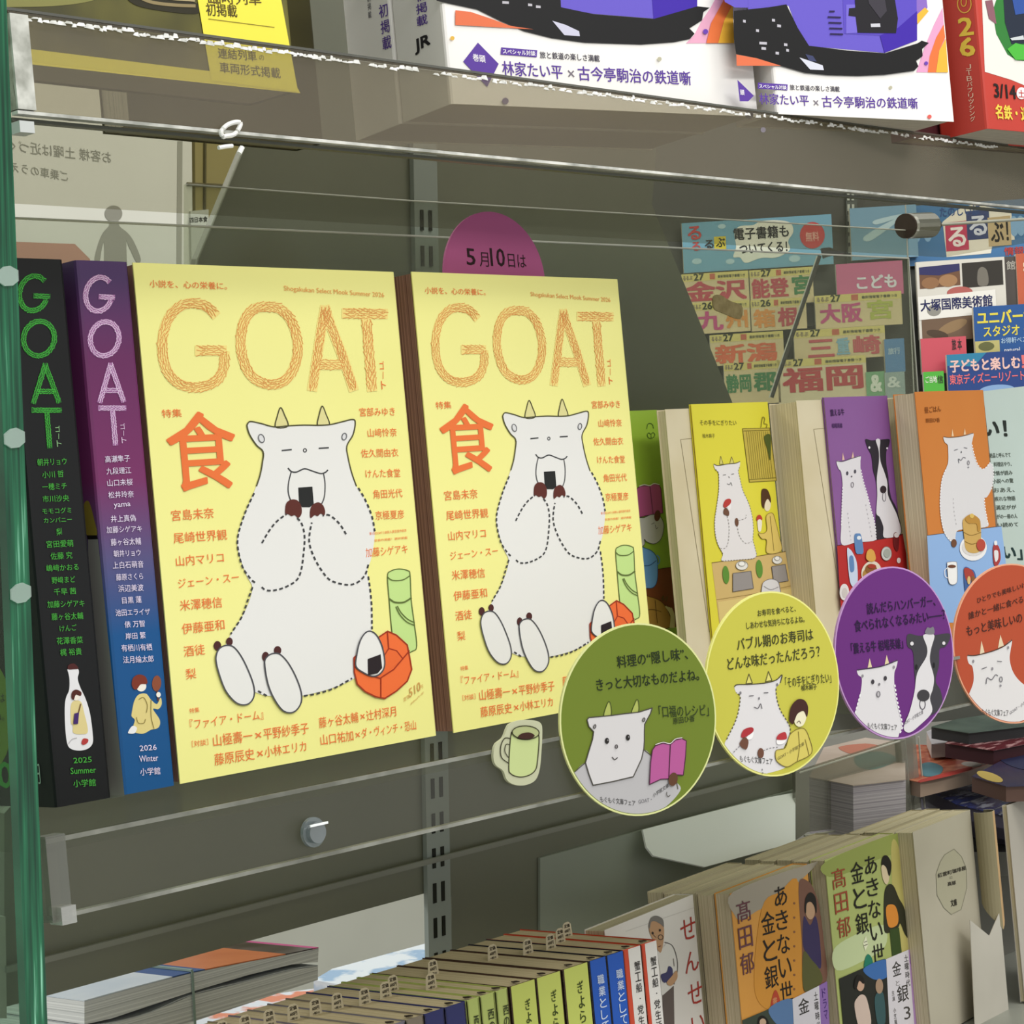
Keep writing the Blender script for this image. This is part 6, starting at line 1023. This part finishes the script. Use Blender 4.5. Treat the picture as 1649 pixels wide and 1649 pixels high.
# slanted rod on the rack
t = thing('slanted_rod', 'thin dark slanted rod with a pale edge in front of the travel guides', 'rod', rk(-.02).hit(1243, 640)); a_, b_ = rk(-.02).hit(1320, 412), rk(-.02).hit(1262, 582)
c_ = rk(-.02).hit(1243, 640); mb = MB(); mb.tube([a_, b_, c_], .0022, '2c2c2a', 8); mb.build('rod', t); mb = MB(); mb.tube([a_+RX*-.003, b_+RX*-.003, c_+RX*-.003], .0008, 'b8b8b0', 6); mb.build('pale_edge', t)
slab(t, 'end_cap', rk(-.018), [(1322, 400), (1336, 398), (1358, 408), (1336, 412), (1326, 416)], .006, paper('2c2c2a', .4))
t = thing('beige_sticker', 'crumpled beige sticker on the acrylic in front of the top left guides', 'sticker', SH1.hit(1172, 500)); slab(t, 'sticker', Pl(SH1.o+SH1.n*.0012, SH1.ex, SH1.ey), [(1149, 478), (1160, 475), (1175, 484), (1194, 492), (1196, 505), (1190, 514), (1168, 506), (1150, 497)], .0006, mottled('8f8050', 'a8986a', 200, .5), True)
# ------------------------------------------------------------------ lower right: table with lying magazines
TZ = -.235
t = thing('display_table', 'grey table under the lying magazines at the right', 'table', HZ(TZ).hit(1480, 1330))
slab(t, 'table_top', HZ(TZ), [(1290, 1372), (1190, 1190), (1760, 1140), (1800, 1372)], .02, mottled('77766f', '82817a', 4, .5))
def lying(label, z, pts, m, th, sidec='b4b0ac', art=None, grp='magazines lying on the table'):
    t = thing('magazine', label, 'magazine', HZ(z).hit(*pts[0]), grp); slab(t, 'cover', HZ(z), pts, .0006, m)
    slab(t, 'page_block', HZ(z-.0007), pts, th, pages('c2bcc4', '8a8490', (0, 0, 1), .8) if sidec is None else paper(sidec, .6))
    if art: pr = Print(HZ(z)); art(pr); pr.mb.build('cover_print', t)
    return t
SW = mottled('2c2f5a', 'b4b8cc', 38, .2, 5, (.52, .6), (1, 3, 1), 0, [(.45, '3f4a8c')])
for k in range(4): lying('glossy navy magazine with white swirls, %s of the fanned pile' % ['lowest', 'second', 'third', 'topmost'][k], TZ+.012*(k+1), [(1484-k*2, 1290-k*9), (1560, 1252-k*7), (1700, 1270-k*8), (1720, 1340-k*8), (1640, 1345-k*9), (1540, 1322-k*9)], SW, .011, '5a5668')
RD = mottled('a84a34', 'cf8060', 46, .3, 4, (.42, .58), (1, 2, 1), 0, [(.5, 'b8684a')])
def a_or(pr): pr.poly([(1483, 1232), (1500, 1228), (1518, 1236), (1512, 1248), (1488, 1250)], '4a7480', 2); pr.oval(1564, 1231, 16, 4, 'c8c0b8', 2, 4); pr.poly([(1483, 1256), (1520, 1246), (1560, 1236), (1563, 1240), (1530, 1250), (1484, 1260)], 'a83a34', 3)
lying('orange red illustrated magazine on top of the pile left of the navy one', -.165, [(1440, 1196), (1478, 1199), (1560, 1203), (1612, 1222), (1560, 1241), (1482, 1260), (1400, 1240)], RD, .012, 'b09a88', a_or)
def a_nv(pr): pr.oval(1594, 1251, 22, 6.5, 'a8924c', 2, 18); pr.poly([(1610, 1222), (1649, 1208), (1700, 1206), (1700, 1232), (1650, 1240)], '1c2040', 3)
lying('navy magazine with a gold ellipse at the right edge', -.15, [(1565, 1250), (1625, 1218), (1720, 1206), (1740, 1262), (1620, 1266)], mottled('27284a', '3a3040', 20, .25), .012, '6a5048', a_nv)
lying('dark red glossy magazine behind the orange red one', -.14, [(1522, 1196), (1552, 1182), (1610, 1172), (1660, 1170), (1660, 1196), (1600, 1208)], mottled('5a1c24', 'b48a8c', 40, .15, 4, (.5, .62), (1, 4, 1)), .012, '3a1a20')
lying('dark green magazine at the back of the table', -.13, [(1500, 1170), (1540, 1158), (1660, 1140), (1700, 1150), (1660, 1168), (1560, 1180)], mottled('2c3a34', '4a5a50', 20, .2), .01, '2a2a2c')
lying('pale magazine behind the purple round sign', -.15, [(1492, 1178), (1515, 1168), (1545, 1174), (1540, 1194), (1500, 1198)], mottled('b4b0b4', '9a969c', 30, .3), .012)
D6 = T(1000, 1180, 2.541)
def a_li(pr): pr.poly([D6(890, 60), D6(1000, 45), D6(1060, 60), D6(960, 90)], 'a86a58', 2); pr.poly([D6(960, 95), D6(1060, 78), D6(1130, 110), D6(1040, 150), D6(970, 140)], '6f8a84', 2)
lying('stack of pale lilac magazines inside the hazy acrylic box', -.15, [D6(*p) for p in ((770, 180), (830, 60), (1000, 20), (1160, 40), (1165, 190), (950, 215))], mottled('a8988c', 'b8aaa0', 20, .4), .09, None, a_li)
BXP = Pl(HZ(-.2).hit(1440, 1330)*1+Vector((0, 0, 0)), EXW, (0, 0, 1))
tt_ = [o for o in COL.objects if o.name == 'display_table'][0]
q_ = [HZ(TZ-.02).hit(*p) for p in ((1300, 1365), (1230, 1200), (1700, 1150), (1740, 1365))]
mb = MB(); mb.prism([Vector((p.x, p.y, -1.25)) for p in q_], (0, 0, 1.25+TZ-.0205), mottled('6a6962', '74736c', 4, .6)); mb.build('pedestal', tt_)
t = thing('acrylic_box', 'hazy acrylic box with thick clear corners around the lilac magazines', 'box', BXP.hit(1370, 1345))
HB = acrylic('d8d9d2', .2, .05, 'a3a296', .3, 'box_acrylic')
slab(t, 'front_sheet', BXP, [(1281, 1244), (1330, 1228), (1452, 1190), (1470, 1188), (1473, 1308), (1420, 1325), (1300, 1340), (1283, 1352)], .003, HB)
slab(t, 'corner_post', Pl(BXP.o-ENW*-.004, EXW, (0, 0, 1)), [(1450, 1188), (1474, 1184), (1484, 1300), (1460, 1308)], .006, acrylic('d8d9d2', .35, .1, 'b8b7ac', .2, 'box_corner'))
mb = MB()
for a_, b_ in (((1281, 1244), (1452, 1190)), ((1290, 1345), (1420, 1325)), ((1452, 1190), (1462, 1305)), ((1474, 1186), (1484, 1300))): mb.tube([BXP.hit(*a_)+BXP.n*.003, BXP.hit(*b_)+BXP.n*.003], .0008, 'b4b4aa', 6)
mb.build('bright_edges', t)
